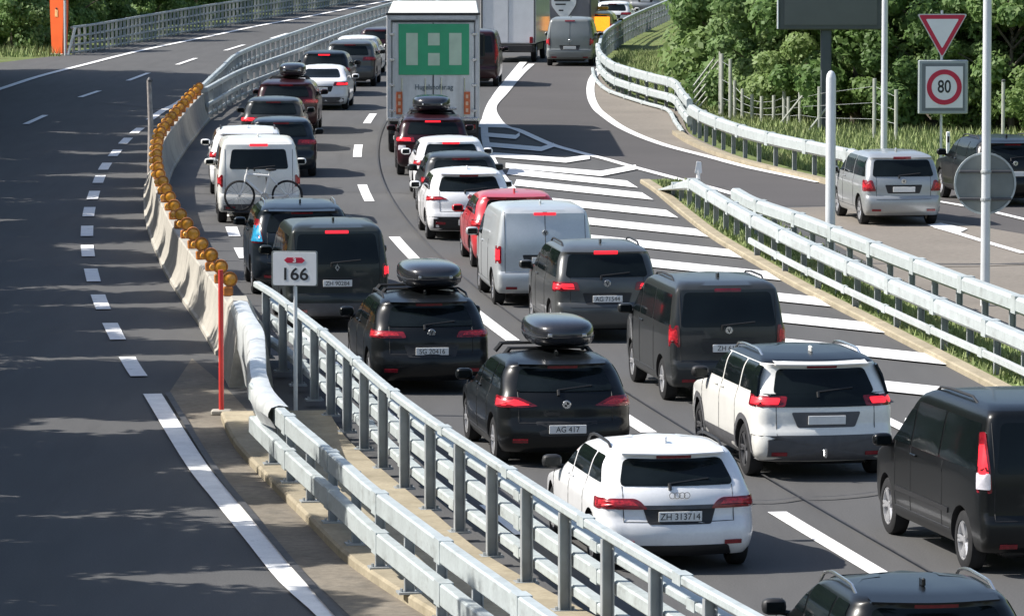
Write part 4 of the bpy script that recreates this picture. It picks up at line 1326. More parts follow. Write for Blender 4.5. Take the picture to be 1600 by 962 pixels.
def caddy_extra(o, S, kx, sz):
    patch('chrome_strip', [(-.40, .965), (.40, .965), (.40, .985), (-.40, .985)], S.wrap, M_BLACK, o, .012, 1)
car('minivan', 'dark grey van with roof bars and big rear window, beside the hatching', 'van', 1140, 632, 'van', P_DGREY, slope=-.15, rails=M_BLACK, plate_z=.84, plate_txt='ZH 6180', extra=caddy_extra, group='vans queuing on the motorway',
    lights=[(.74, .86), (.98, .86), (.98, 1.18), (.76, 1.18)], W=1.80)
car('people_carrier', 'grey people carrier with roof rails and both tail lamps lit', 'car', 950, 536, 'mpv', P_GREY, slope=-.12, rails=M_BLACK, lit=(True, True), third_lit=True, plate_txt='AG 71544', clad=None,
    lights=[(.46, .88), (1.08, .86), (1.08, 1.02), (.50, 1.02)])
car('panel_van', 'silver van without rear window glass and with lit left tail lamp', 'van', 853, 481, 'van', P_LSILVER, slope=-.105, lit=(True, False), third_lit=True, group='vans queuing on the motorway', belt_glass=False,
    lights=[(.80, .80), (1.0, .80), (1.0, 1.12), (.80, 1.12)], rw=(1.71, 1.72, .04, .04), wheel='steel')
car('hatchback', 'red car half hidden by the silver van', 'car', 810, 421, 'hatch', P_RED, H=1.50, slope=-.085)
car('crossover', 'white car with slim red tail lamps and black lower bumper', 'car', 735, 377, 'hatch', P_WHITE, H=1.50, W=1.86, slope=-.08, lower=(0, .52, M_BLACK), plate_z=.40,
    lights=[(.46, .84), (1.10, .80), (1.10, .90), (.60, .90)], third_lit=False)
car('hatchback', 'dark car sandwiched between two white cars in the right queue', 'car', 722, 344, 'hatch', P_DGREY, H=1.48, slope=-.065, detail=1)
car('hatchback', 'small white car ahead of the dark one, behind the roof-box car', 'car', 706, 314, 'hatch', P_WHITE, H=1.48, slope=-.055, detail=1, third_lit=True,
    lights=[(.54, .82), (1.10, .80), (1.10, .92), (.60, .92)])
car('suv', 'black and dark red car with grey roof box right behind the truck', 'car', 677, 276, 'suv', P_DRED, H=1.56, slope=-.04, box=(.98, 1.9, .42, .0, 2.0), lit=(True, False), third_lit=True, detail=1,
    lens=([(.70, .70), (.90, .70), (.90, .84), (.70, .84)], M_CLEAR))

# ---- far traffic beyond the truck
car('panel_van', 'dark red van mostly hidden behind the right side of the truck', 'van', 738, 136, 'bigvan', P_DRED, H=2.05, slope=.035, detail=1, cut=False, group='vans queuing on the motorway')
car('panel_van', 'grey van on the slip road bend with red tail lamps', 'van', 890, 104, 'bigvan', P_MIDGREY, slope=.06, detail=2, cut=False, rw=(1.71, 1.72, .04, .04), group='vans queuing on the motorway',
    lights=[(.78, .82), (1.04, .82), (1.04, 1.12), (.80, 1.12)], plate_z=.74)
def svc_extra(o, S, kx, sz):
    mb = MB(); mb.box((.32, -.08, 1.05), (.86, .06, .62), 0, .02); mb.build('warning_board', M_ORANGE_E, o)
    mb = MB(); mb.box((0, 2.0, S.H + .08), (1.1, .22, .14), 0, .03); mb.build('light_bar', M_ORANGE, o)
M_ORANGE_E = mat('lit_orange_board', (0.8, 0.3, 0.03), .4, emit=(1, .33, .02), estr=.9, noise=[(12, .4, ONE)])
car('service_car', 'yellow service car with lit orange board at the far end of the slip road', 'car', 926, 75, 'suv', P_YEL, H=1.6, slope=.085, detail=1, cut=False, extra=svc_extra)
car('hatchback', 'small white car at the far end next to the lattice railing', 'car', 956, 50, 'hatch', P_WHITE, slope=.1, detail=1, cut=False)
car('hatchback', 'silver car at the very top edge beside the lattice railing', 'car', 1008, 22, 'hatch', P_SILVER, slope=.12, detail=1, cut=False)
car('hatchback', 'dark car at the top edge left of the silver one', 'car', 930, 24, 'hatch', P_BLACK, slope=.11, detail=1, cut=False)

# ---- side road
car('people_carrier', 'silver people carrier waiting on the side road under the speed sign', 'car', 1413, 354, 'mpv', P_SILVER, slope=-.125, group='cars on the side road', W=1.78,
    lights=[(.62, .78), (1.06, .78), (1.06, 1.02), (.70, 1.02)], plate_z=.82, rw=(1.10, 1.46, .70, .62))
car('suv', 'black car behind the round sign at the right edge', 'car', 1588, 324, 'suv', P_BLACK, slope=-.16, group='cars on the side road', H=1.62, rails=M_BLACK)

# cut the wheel arches of all bodies in one go
dg = bpy.context.evaluated_depsgraph_get()
for body, co in CUTS:
    new = bpy.data.meshes.new_from_object(body.evaluated_get(dg))
    body.modifiers.clear()
    old = body.data
    body.data = new
    new.polygons.foreach_set('use_smooth', [True] * len(new.polygons))
    new.set_sharp_from_angle(angle=R(32))
for body, co in CUTS:
    me = co.data
    bpy.data.objects.remove(co, do_unlink=True)
    bpy.data.meshes.remove(me)

# ---- white box lorry far ahead, motorhome
def lorry_box(name, label, px, py, w, h, l, pm, slope, z0=.75, rear=None, cat='lorry'):
    p = G(px, py)
    o = empty(name, p, -math.atan(slope)); tag(o, label, cat, 'lorries and motorhomes')
    mb = MB(); mb.box((0, l / 2, (z0 + h) / 2), (w, l, h - z0), 0, .05); mb.build('box_body', pm, o)
    mb = MB(); mb.box((0, l / 2 - .2, z0 - .18), (w * .9, l - .2, .3), 0, .03); mb.build('chassis', M_BLACK, o)
    mb = MB(); mb.box((0, .02, .52), (w * .96, .14, .22), 0, .03); mb.build('bumper', M_BLACK, o)
    for sg in (-1, 1):
        mb = MB(); mb.box((sg * w * .42, -.03, z0 + .16), (.14, .06, .26), 0, .02); mb.build('tail_lamp', M_TAIL, o)
        for y in (1.0, l - 1.1):
            tm, rm_ = wheel_meshes(.42, 'steel')
            w_o = mobj('wheel', tm, o, (sg * (w / 2 - .17), y, .42)); mobj('rim', rm_, w_o)
        mb = MB(); mb.box((sg * (w / 2 - .05), -.012, (z0 + h) / 2), (.07, .04, h - z0 - .1), 0, .01); mb.build('corner_post', M_GREYPL, o)
    mb = MB(); mb.box((0, -.004, (z0 + h) / 2), (.012, .02, h - z0 - .12)); mb.build('door_joint', M_GREYPL, o)
    mb = MB(); mb.prism([(l, .7), (l + 1.5, .7), (l + 1.5, 1.3), (l + 1.1, 2.1), (l + .2, 2.35), (l, 2.35)], -w * .45, w * .45, 'yz'); mb.build('cab', pm, o)
    if rear: rear(o, w, h, z0)
    return o
lorry_box('box_lorry', 'tall white box lorry ahead of the green-panelled truck', 794, 98, 2.25, 3.2, 5.5, P_WHITE, .11)
def mh(o, w, h, z0):
    m = mat('shield_white', (.8, .8, .78), .5, noise=[(5, .05, ONE)])
    mb = MB(); mb.prism(fillet([(-.62, 2.6), (.45, 2.6), (.45, 1.95), (.1, 1.42), (-.25, 1.42), (-.62, 1.9)], .12), -.06, .0); mb.build('rear_panel', m, o)
    for z, x0, x1 in ((2.12, -.5, .2), (1.96, -.45, .0), (1.70, -.3, -.1)):
        mb = MB(); mb.box(((x0 + x1) / 2, -.064, z), (x1 - x0, .01, .06)); mb.build('panel_print', M_INK, o)
lorry_box('motorhome', 'grey motorhome with white rear panel towering behind the grey van', 884, 78, 2.2, 3.1, 5.0, mat('paint_mauve_grey', (.20, .19, .20), .4, noise=[(2, .08, ONE)]), .08, rear=mh, cat='motorhome')
lorry_box('box_lorry', 'second white lorry at the top edge left of the motorhome', 838, 62, 2.2, 3.0, 6.0, P_WHITE, .08)

# ---- articulated truck with the green panel
tp_ = G(677, 244)
tk = empty('articulated_truck', tp_, -math.atan(-.012))
tag(tk, 'white articulated truck with green panel of pale bars on its rear doors', 'truck')
M_TRUCKW = mat('trailer_white', (.60, .61, .59), .45, noise=[(1.2, .08, ONE), (9, .05, ONE)])
blotch(M_TRUCKW, (.33, .32, .28), 1.6, .46, .72, (1.4, 1, .2), .6)
M_TGREEN = mat('panel_green', (.035, .34, .16), .5, noise=[(2, .08, ONE)])
M_TPALE = mat('panel_pale', (.46, .58, .44), .5, noise=[(3, .08, ONE)])
W2 = 1.275
mb = MB(); mb.box((0, 6.8, 2.42), (2.55, 13.4, 2.9), 0, .02); mb.build('trailer_box', M_TRUCKW, tk)
mb = MB(); mb.box((0, 6.8, 3.885), (2.5, 13.4, .03), 0, .01); mb.build('trailer_roof', mat('roof_cream', (.72, .71, .64), .5, noise=[(1, .1, ONE)]), tk)
fr = MB()
for sg in (-1, 1): fr.box((sg * (W2 - .06), .06, 2.42), (.13, .12, 2.92), 0, .02)
fr.box((0, .06, 3.80), (2.50, .12, .15), 0, .02)
fo = fr.build('rear_frame', mat('frame_grey', (.50, .50, .50), .4, .2, noise=[(4, .1, ONE)]), tk)
mb = MB(); mb.box((0, .02, 3.905), (2.6, .10, .06), 0, .015); mb.box((0, -.01, 3.70), (2.3, .03, .03)); mb.build('roof_seal', M_BLACK, fo)
for sg in (-1, 1):
    mb = MB(); mb.box((sg * .565, .05, 2.36), (1.11, .08, 2.62), 0, .012); d_o = mb.build('rear_door', M_TRUCKW, tk)
    for x in (.22, .86):
        mb = MB(); mb.tube([(sg * x, -.012, 1.08), (sg * x, -.012, 2.15)], .013, 6); mb.build('lock_bar', M_CHROME, d_o)
for sg in (-1, 1):
    for z in (1.25, 1.95, 2.65, 3.35):
        mb = MB(); mb.box((sg * 1.13, -.012, z), (.13, .03, .07), 0, .008); mb.build('hinge', M_CHROME, fo)
    mb = MB(); mb.box((sg * .54, -.02, 1.30), (.22, .02, .05), 0, .008); mb.build('door_lever', M_CHROME, tk)
mb = MB(); mb.box((0, .004, 2.36), (.018, .02, 2.6)); mb.build('door_seal', M_BLACK, tk)
gp = MB(); gp.box((0.02, -.004, 2.93), (1.94, .012, 1.40), 0, .003); g_o = gp.build('green_panel', M_TGREEN, tk)
for x, z, w, h in ((-.58, 2.94, .32, .88), (.02, 3.21, .32, .34), (.02, 2.66, .32, .34), (.61, 2.94, .34, .88)):
    mb = MB(); mb.box((x, -.013, z), (w, .006, h)); mb.build('pale_bar', M_TPALE, g_o)
text_obj('door_text', 'Hugelshofer.ag', .20, mat('grey_ink', (.14, .17, .18), .6, noise=[(8, .1, ONE)]), tk, (.02, -.002, 1.89), (R(90), 0, 0), .88, .002, .004)
M_RW = mat('reflector_red_orange', (.50, .12, .04), .4, noise=[(9, .3, ONE)])
for sg in (-1, 1):
    mb = MB(); mb.box((sg * .93, -.01, 1.46), (.17, .03, .62), 0, .005); q = mb.build('marker_board', M_RW, tk)
    for k in range(3):
        mb = MB(); mb.box((sg * .93, -.028, 1.26 + k * .19), (.07, .006, .10)); mb.build('marker_stripe', mat('marker_cream', (.62, .42, .28), .5, noise=[(9, .1, ONE)]), q)
mb = MB(); mb.box((0, .05, 1.01), (2.5, .16, .10), 0, .02); mb.build('sill_beam', M_CHROME, tk)
mb = MB(); mb.box((0, .25, .78), (2.4, .1, .36), 0, .02); mb.build('light_panel', M_BLACK, tk)
for sg in (-1, 1):
    mb = MB(); mb.box((sg * .95, .18, .80), (.42, .05, .12), 0, .015); mb.build('tail_lamp', M_TAIL, tk)
    mb = MB(); mb.box((sg * 1.0, 1.0, .55), (.5, .03, .5), 0, .01); mb.build('mud_flap', M_BLACK, tk)
mb = MB(); mb.box((0, .15, .50), (2.2, .1, .12), 0, .02); mb.build('underrun_bar', M_GALV_D, tk)
mb = MB(); 
for sg in (-1, 1): mb.box((sg * .5, 6.5, .88), (.16, 12.6, .24))
mb.build('chassis', M_BLACK, tk)
for y in (2.0, 3.3, 4.6, 12.6, 16.2):
    for sg in (-1, 1):
        tm, rm_ = wheel_meshes(.50, 'steel')
        w_o = mobj('wheel', tm, tk, (sg * 1.09, y, .50)); w_o.scale = (1.6, 1, 1); mobj('rim', rm_, w_o)
mb = MB(); mb.prism([(13.9, .75), (16.9, .75), (16.95, 1.4), (16.75, 2.6), (16.1, 3.5), (14.6, 3.75), (14.2, 3.5), (13.9, 2.9)], -1.22, 1.22, 'yz'); cab = mb.build('cab', P_GREY, tk)
for sg in (-1, 1):
    mb = MB(); mb.box((sg * 1.42, 16.5, 2.45), (.22, .12, .75), 0, .05); mb.tube([(sg * 1.2, 16.5, 2.75), (sg * 1.42, 16.5, 2.75)], .025, 6); mb.build('cab_mirror', M_BLACK, tk)
    mb = MB(); mb.box((sg * 1.16, 13.75, 2.3), (.10, .5, 2.3), 0, .04); mb.build('side_fairing', P_GREY, cab)
    mb = MB(); mb.box((sg * 1.24, 8.5, .75), (.04, 5.5, .55), 0, .01); mb.build('side_guard', M_GALV_D, tk)

# ---- bicycle on the minivan's carrier
P5 = t5.location.copy(); rz5 = t5.rotation_euler.z
bk = empty('bicycle', P5 + Matrix.Rotation(rz5, 3, 'Z') @ Vector((0.06, -.24, .30)), rz5)
tag(bk, 'white framed bicycle mounted across the tail of the white minivan', 'bicycle')
M_BIKE = mat('bicycle_white', (.75, .75, .73), .35, noise=[(8, .06, ONE)])
for x in (-.50, .56):
    mb = MB(); mb.lathe([(.322, -.024), (.35, 0), (.322, .024), (.30, 0)], 32, 'y', (0, 0, 0), True); w_o = mb.build('wheel', M_RUB, bk, 50, (x, 0, .36))
    mb = MB()
    for i in range(14):
        a = 2 * math.pi * i / 14
        mb.tube([(0, 0, 0), (.315 * math.cos(a), 0, .315 * math.sin(a))], .003, 4)
    mb.lathe([(.03, -.03), (.03, .03)], 10, 'y'); mb.build('spokes', M_CHROME, w_o)
fm = MB()
bb, st_, hd_, hd2 = (.06, 0, .34), (.16, 0, .80), (-.34, 0, .84), (-.365, 0, .72)
for a, b, r in ((bb, st_, .018), (st_, hd_, .018), (bb, hd2, .022), (bb, (.56, 0, .36), .012), (st_, (.56, 0, .36), .011), (hd_, hd2, .022), (hd2, (-.50, 0, .36), .014), (st_, (.18, 0, .92), .014), (hd_, (-.32, 0, .95), .014)):
    fm.tube([a, b], r * 1.6, 8)
fm.build('frame', M_BIKE, bk, 50)
mb = MB(); mb.tube([(-.32, -.26, .97), (-.30, -.1, .95), (-.32, 0, .95), (-.30, .1, .95), (-.32, .26, .97)], .012, 6); mb.build('handlebar', M_BLACK, bk)
mb = MB(); sup(mb, (.20, 0, .94), (.25, .13, .06), 2.6, 14, 8); mb.build('saddle', M_BLACK, bk, 50)
mb = MB(); mb.lathe([(.09, -.005), (.09, .005)], 18, 'y', (.06, -.03, .34)); mb.tube([(.06, -.05, .34), (.15, -.06, .22)], .01, 5); mb.build('crank', M_CHROME, bk)
mb = MB(); mb.tube([(-.62, .0, .0), (.70, .0, .0)], .025, 6); mb.tube([(-.2, .0, .0), (-.2, .25, .25)], .02, 6); mb.tube([(.3, .0, .0), (.3, .25, .25)], .02, 6); mb.tube([(.1, .05, .6), (.1, .3, .8)], .015, 6); mb.build('carrier', M_BLACK, t5, None, (0.06, -.24, .30))

# ------------------------------------------------------------------ signs, posts, masts
def pole(mb, h, r, n=14): mb.tube([(0, 0, 0), (0, 0, h)], r, n)
M_SIGNW = mat('sign_white', (.82, .82, .82), .45, noise=[(5, .03, ONE)])
M_SIGNR = mat('sign_red', (.55, .02, .06), .45, noise=[(5, .05, ONE)])
M_SIGNB = mat('sign_back_grey', (.20, .22, .215), .5, .3, noise=[(4, .1, ONE)])
M_POLE = mat('pole_white_grey', (.66, .68, .69), .45, .15, noise=[(2, .06, ONE)])
# kilometre sign 166
k0 = G(462, 648)
k = empty('kilometre_sign', k0, R(-8)); tag(k, 'white kilometre board reading 166 under a red hexagon, on a thin post', 'sign')
mb = MB(); pole(mb, 1.92, .03); mb.build('post', M_POLE, k, 40)
mb = MB(); mb.prism(fillet([(-.32, 1.90), (.32, 1.90), (.32, 2.38), (-.32, 2.38)], .03), -.045, -.025); pl = mb.build('sign_plate', M_SIGNW, k)
mb = MB(); mb.prism(fillet([(-.345, 1.885), (.33, 1.885), (.33, 2.395), (-.345, 2.395)], .03), -.024, .02); mb.build('sign_edge', M_SIGNB, pl)
mb = MB(); mb.prism([(-.155, 2.265), (-.11, 2.225), (.11, 2.225), (.155, 2.265), (.11, 2.305), (-.11, 2.305)], -.049, -.0455); mb.build('red_hexagon', M_SIGNR, pl)
text_obj('road_number', '3', .09, M_SIGNW, pl, (0, -.0505, 2.263), (R(90), 0, 0), 1.2, .001, .003)
text_obj('distance_text', '166', .25, M_INK, pl, (0, -.047, 2.055), (R(90), 0, 0), 1.1, .001, .004)
# red pole
o = empty('red_pole', G(346, 648)); tag(o, 'slim red marker pole standing at the concrete end block', 'pole')
mb = MB(); pole(mb, 2.12, .038); mb.build('shaft', mat('pole_red', (.60, .045, .04), .4, noise=[(3, .15, ONE)]), o, 40)
mb = MB(); mb.box((0, 0, .04), (.3, .22, .08), 0, .02); mb.build('base', M_CONC, o)
# grey post beside the barrier bend
o = empty('grey_post', (-9.35, 130.5, 0)); tag(o, 'weathered grey post leaning at the bend of the concrete barrier', 'post')
mb = MB(); mb.tube([(0, 0, 0), (.02, 0, 1.3), (-.02, 0, 2.45)], .085, 10, .06); mb.build('shaft', mat('old_post', (.34, .31, .29), .8, noise=[(6, .3, ONE)]), o, 40)
mb = MB(); mb.lathe([(.07, 2.4), (.075, 2.46), (.03, 2.52)], 10); mb.build('cap', M_GREYPL, o)
# emergency call column
M_SOS = mat('sos_orange', (.85, .13, .03), .4, noise=[(2, .08, ONE)])
o = empty('emergency_column', G(93, 86), R(-32)); tag(o, 'tall orange emergency call column at the end of the roadside railing', 'call column')
mb = MB(); mb.prism([(-.27, .06), (.27, .06), (.33, 1.4), (.36, 2.4), (-.36, 2.4), (-.33, 1.4)], -.18, .18); mb.build('column', M_SOS, o)
mb = MB(); mb.box((0, 0, .03), (.7, .5, .06), 0, .02); mb.build('base', M_CONC, o)
mb = MB(); mb.box((.0, -.19, 1.75), (.16, .02, .3), 0, .01); c_ = mb.build('speaker_panel', mat('sos_panel', (.85, .45, .2), .5, noise=[(9, .3, ONE)]), o)
mb = MB(); mb.box((.0, -.20, 1.95), (.08, .02, .08), 0, .01); mb.build('call_button', M_INK, c_)
o = empty('white_post', G(102, 87)); tag(o, 'white post standing close beside the orange call column', 'post')
mb = MB(); pole(mb, 2.32, .05); mb.build('shaft', M_POLE, o, 40); mb = MB(); mb.lathe([(.055, 2.3), (.06, 2.34), (.02, 2.36)], 12); mb.build('cap', M_GREYPL, o)
o = empty('leaning_end_post', G(106, 87)); tag(o, 'pale slanted end post of the roadside railing', 'post')
mb = MB(); mb.tube([(0, 0, 0), (.32, 0, 1.18)], .06, 8); mb.build('shaft', M_POLE, o, 40); mb = MB(); mb.box((0, 0, .02), (.2, .2, .04)); mb.build('foot_plate', M_GALV_D, o)
# display panel seen dark
o = empty('message_sign', G(1290, 205)); tag(o, 'dark electronic message panel on a stout post before the trees', 'sign')
mb = MB(); mb.box((0, 0, 1.6), (.32, .28, 3.2), 0, .03); mb.build('post', mat('dark_post', (.07, .085, .095), .5, noise=[(3, .1, ONE)]), o)
mb = MB(); mb.box((.12, -.1, 4.4), (3.1, .35, 2.7), 0, .03); q = mb.build('cabinet', mat('cabinet_grey', (.085, .095, .095), .5, .2, noise=[(2, .08, ONE)]), o)
mb = MB(); mb.box((.12, -.285, 4.4), (2.78, .02, 2.42), 0, .005); mb.build('display', mat('display_grey', (.115, .125, .12), .45, noise=[(1.5, .06, ONE)]), q)
mb = MB(); mb.box((-1.46, -.2, 4.4), (.05, .2, 2.66), 0, .01); mb.build('edge_strip', M_POLE, q)
# white post between the two guardrails
o = empty('stout_white_post', G(1297, 412)); tag(o, 'stout white post with rounded top between the two guardrails', 'post')
mb = MB(); mb.lathe([(.10, 0), (.10, 3.72), (.085, 3.80), (.05, 3.86), (.01, 3.88)], 18); mb.build('shaft', M_POLE, o, 50)
mb = MB(); mb.lathe([(.16, 0), (.16, .05), (.105, .09)], 16); mb.build('base', M_GALV_D, o)
# tall poles
o = empty('lamp_mast', G(1381, 268)); tag(o, 'thin pale mast rising behind the silver people carrier', 'mast')
mb = MB(); mb.tube([(0, 0, 0), (0, 0, 9)], .09, 14, .07); mb.build('shaft', M_POLE, o, 40); mb = MB(); mb.tube([(0, 0, 8.9), (-.8, 0, 9.3), (-1.4, 0, 9.35)], .05, 8); mb.box((-1.6, 0, 9.35), (.7, .25, .12), 0, .04); mb.build('lantern', M_GALV_D, o)
o = empty('lamp_mast', G(1539, 478)); tag(o, 'pale mast nearest the camera on the right, with the round sign behind it', 'mast')
mb = MB(); mb.tube([(0, 0, 0), (0, 0, 9)], .088, 14, .07); mb.build('shaft', M_POLE, o, 40); mb = MB(); mb.tube([(0, 0, 8.9), (-.8, 0, 9.3), (-1.4, 0, 9.35)], .05, 8); mb.box((-1.6, 0, 9.35), (.7, .25, .12), 0, .04); mb.build('lantern', M_GALV_D, o)
q = empty('round_sign', G(1539, 478) + Vector((0, .12, 0))); tag(q, 'back of a round sign with bright rim fixed to the near mast', 'sign')
zc = 2.22
mb = MB(); mb.lathe([(.02, -.01), (.54, -.01), (.54, .01), (.02, .01)], 36, 'y', (0, .05, zc)); q2 = mb.build('disc', M_SIGNB, q)
mb = MB(); mb.lathe([(.53, -.03), (.565, -.03), (.565, .03), (.53, .03)], 36, 'y', (0, .05, zc), True); mb.build('rim', M_GALV, q2)
for dz in (-.28, .22):
    mb = MB(); mb.box((0, .01, zc + dz), (.96, .04, .05), 0, .01); mb.build('stiffener', M_GREYPL, q2)
    mb = MB(); mb.lathe([(.095, -.03), (.10, 0), (.095, .03)], 14, 'z', (0, -.12, zc + dz)); mb.build('clamp', M_GALV_D, q)
# yield triangle and speed box
s0 = G(1470, 268)
o = empty('yield_sign', s0, R(4)); tag(o, 'give-way triangle with red border above the speed limit board', 'sign')
mb = MB(); pole(mb, 4.2, .035, 10); mb.build('post', M_POLE, o, 40)
H0 = 2.95
tri = [(-.66, H0 + 1.16), (.66, H0 + 1.16), (0.0, H0 + .0)]
mb = MB(); mb.prism(fillet(tri, .07), -.07, -.05); t1 = mb.build('triangle', mat('sign_rim', (.62, .60, .58), .5, noise=[(5, .05, ONE)]), o)
def shrink(poly, k):
    c = (0, H0 + .775)
    return [(c[0] + (a - c[0]) * k, c[1] + (b - c[1]) * k) for a, b in poly]
mb = MB(); mb.prism(fillet(shrink(tri, .93), .06), -.076, -.0705); mb.build('red_border', M_SIGNR, t1)
mb = MB(); mb.prism(fillet(shrink(tri, .66), .04), -.082, -.0765); mb.build('white_field', M_SIGNW, t1)
o = empty('speed_sign', s0 + Vector((.03, -.08, 0)), R(4)); tag(o, 'grey framed square board with red ring reading 80', 'sign')
mb = MB(); mb.box((0, 0, 2.21), (1.30, .20, 1.40), 0, .02); c1 = mb.build('frame_box', mat('frame_grey_sign', (.36, .40, .40), .5, .2, noise=[(3, .08, ONE)]), o)
mb = MB(); mb.box((.0, -.103, 2.21), (1.13, .01, 1.24), 0, .003); mb.build('inner_frame', mat('inner_grey', (.17, .19, .20), .5, noise=[(3, .08, ONE)]), c1)
mb = MB(); mb.box((.02, -.112, 2.21), (.98, .01, 1.08), 0, .003); mb.build('white_board', M_SIGNW, c1)
mb = MB(); mb.lathe([(.335, -.004), (.46, -.004), (.46, .004), (.335, .004)], 40, 'y', (.02, -.121, 2.21), True); mb.build('red_ring', M_SIGNR, c1)
text_obj('speed_text', '80', .46, M_INK, c1, (.02, -.119, 2.21), (R(90), 0, 0), .78, .002, .006)
# small delineator and posts
o = empty('delineator', G(1091, 292)); tag(o, 'small white delineator post with black foot at the slip road line', 'delineator')
mb = MB(); mb.tube([(0, 0, .08), (0, 0, .42)], .05, 8); mb.build('stem', M_SIGNW, o)
mb = MB(); mb.prism(fillet([(-.09, .34), (.09, .34), (.075, .62), (-.04, .64)], .02), -.04, .04); mb.build('head', M_SIGNW, o)
mb = MB(); mb.box((0, 0, .05), (.22, .16, .10), 0, .03); mb.build('foot', M_BLACK, o)
o = empty('marker_post', G(1481, 272)); tag(o, 'slim white marker post just right of the speed sign post', 'post')
mb = MB(); mb.box((0, 0, .55), (.10, .06, 1.10), 0, .02); mb.build('shaft', M_SIGNW, o); mb = MB(); mb.box((0, -.034, .9), (.06, .01, .16)); mb.build('reflector_strip', M_INK, o)

# ------------------------------------------------------------------ wire fence on the bank
fe = empty('wire_fence', G(1128, 178)); tag(fe, 'wire fence of pale posts with braces along the foot of the wooded bank', 'fence')
fb_ = Vector(fe.location)
row1 = [(1128, 186), (1141, 190), (1148, 188), (1160, 189), (1175, 190), (1190, 191), (1209, 192), (1225, 193), (1232, 194), (1250, 195), (1280, 206), (1366, 216), (1400, 218)]
ht1 = [1.9, 1.8, 1.1, .85, .7, .65, .7, .85, .7, .85, 1.2, 1.6, 1.3]
prev = None
M_FP = mat('fence_post', (.42, .43, .38), .7, noise=[(5, .15, ONE)])
wires = MB()
for (x, y), h in zip(row1, ht1):
    p = G(x, y)
    p.z = bank(p.x, p.y)
    mb = MB(); mb.tube([(0, 0, -.05), (0, 0, h + .15)], .055, 8); mb.build('post', M_FP, fe, 40, p - fb_)
    if prev is not None:
        for f_ in (.35, .65, .95): wires.tube([prev[0] + Vector((0, 0, prev[1] * f_)) - fb_, p + Vector((0, 0, h * f_)) - fb_], .006, 4)
    prev = (p, h)
prev = None
for i in range(9):
    t = i / 8
    zf_ = 160 + 30 * t
    p = Vector(((1126 + 48 * t - 800) * zf_ / F_PX, zf_, 0)); p.z = bank(p.x, p.y)
    h = 2.0
    mb = MB(); mb.tube([(0, 0, -.05), (0, 0, h + .1)], .06, 8); mb.build('post', M_FP, fe, 40, p - fb_)
    if prev is not None:
        for f_ in (.2, .4, .6, .8, .97): wires.tube([prev + Vector((0, 0, h * f_)) - fb_, p + Vector((0, 0, h * f_)) - fb_], .012, 4)
    prev = p
c0 = G(1122, 178)
for kk in range(5):
    mb = MB(); mb.tube([Vector((-.9, -3 , .15 + kk * .22)), Vector((0.0, 0, .95 + kk * .25))], .03, 6); mb.build('brace', M_FP, fe, 40, c0 - fb_)
for (x, y) in ((1296, 206), (1250, 196)):
    p = G(x, y)
    mb = MB(); mb.tube([Vector((-.62, 0, .05)), Vector((0.1, 0, .95))], .035, 6); mb.build('brace', M_FP, fe, 40, p - fb_)
wires.build('wire', M_GALV_D, fe)['kind'] = 'stuff'
o = empty('fence_stake', G(1567, 232)); tag(o, 'thin pale stake standing above the black car at the right edge', 'post')
mb = MB(); pole(mb, 1.9, .05, 8); mb.build('shaft', M_FP, o, 40); mb = MB(); mb.lathe([(.055, 1.88), (.06, 1.93), (.02, 1.95)], 10); mb.build('cap', M_GREYPL, o)

# ------------------------------------------------------------------ vegetation
def leaf_mat(name, c1, c2, c3):
    m = bpy.data.materials.new(name); m.use_nodes = True
    nt = m.node_tree; b = nt.nodes['Principled BSDF']
    g = nt.nodes.new('ShaderNodeNewGeometry'); oi = nt.nodes.new('ShaderNodeObjectInfo')
    n = nt.nodes.new('ShaderNodeTexNoise'); n.inputs['Scale'].default_value = .9; n.inputs['Detail'].default_value = 4
    nt.links.new(g.outputs['Position'], n.inputs['Vector'])
    ad = nt.nodes.new('ShaderNodeMath'); ad.operation = 'ADD'
    ml = nt.nodes.new('ShaderNodeMath'); ml.operation = 'MULTIPLY'; ml.inputs[1].default_value = .35
    nt.links.new(oi.outputs['Random'], ml.inputs[0]); 
    ri = nt.nodes.new('ShaderNodeMath'); ri.operation = 'MULTIPLY'; ri.inputs[1].default_value = .30
    nt.links.new(g.outputs['Random Per Island'], ri.inputs[0])
    nt.links.new(n.outputs['Fac'], ad.inputs[0]); nt.links.new(ml.outputs[0], ad.inputs[1])
    ad2 = nt.nodes.new('ShaderNodeMath'); ad2.operation = 'ADD'
    nt.links.new(ad.outputs[0], ad2.inputs[0]); nt.links.new(ri.outputs[0], ad2.inputs[1])
    r = nt.nodes.new('ShaderNodeValToRGB')
    e = r.color_ramp.elements
    e[0].position = .42; e[0].color = (*c1, 1); e[1].position = 1.1; e[1].color = (*c3, 1)
    mid = r.color_ramp.elements.new(.78); mid.color = (*c2, 1)
    nt.links.new(ad2.outputs[0], r.inputs[0]); nt.links.new(r.outputs[0], b.inputs['Base Color'])
    b.inputs['Roughness'].default_value = .55; b.inputs['Specular IOR Level'].default_value = .3
    # a little light passes through the blades
    tr_ = nt.nodes.new('ShaderNodeBsdfTranslucent'); nt.links.new(r.outputs[0], tr_.inputs['Color'])
    mx = nt.nodes.new('ShaderNodeMixShader'); mx.inputs[0].default_value = .45
    out = nt.nodes['Material Output']
    nt.links.new(b.outputs[0], mx.inputs[1]); nt.links.new(tr_.outputs[0], mx.inputs[2]); nt.links.new(mx.outputs[0], out.inputs[0])
    MATS[name] = m
    return m
M_LEAF = leaf_mat('leaf_broad', (.095, .165, .052), (.16, .265, .085), (.23, .33, .125))
M_LEAF2 = leaf_mat('leaf_light', (.125, .20, .06), (.20, .295, .095), (.27, .36, .14))
M_BARK = mat('bark', (.10, .085, .065), .9, noise=[(8, .3, (1, 1, .2))])

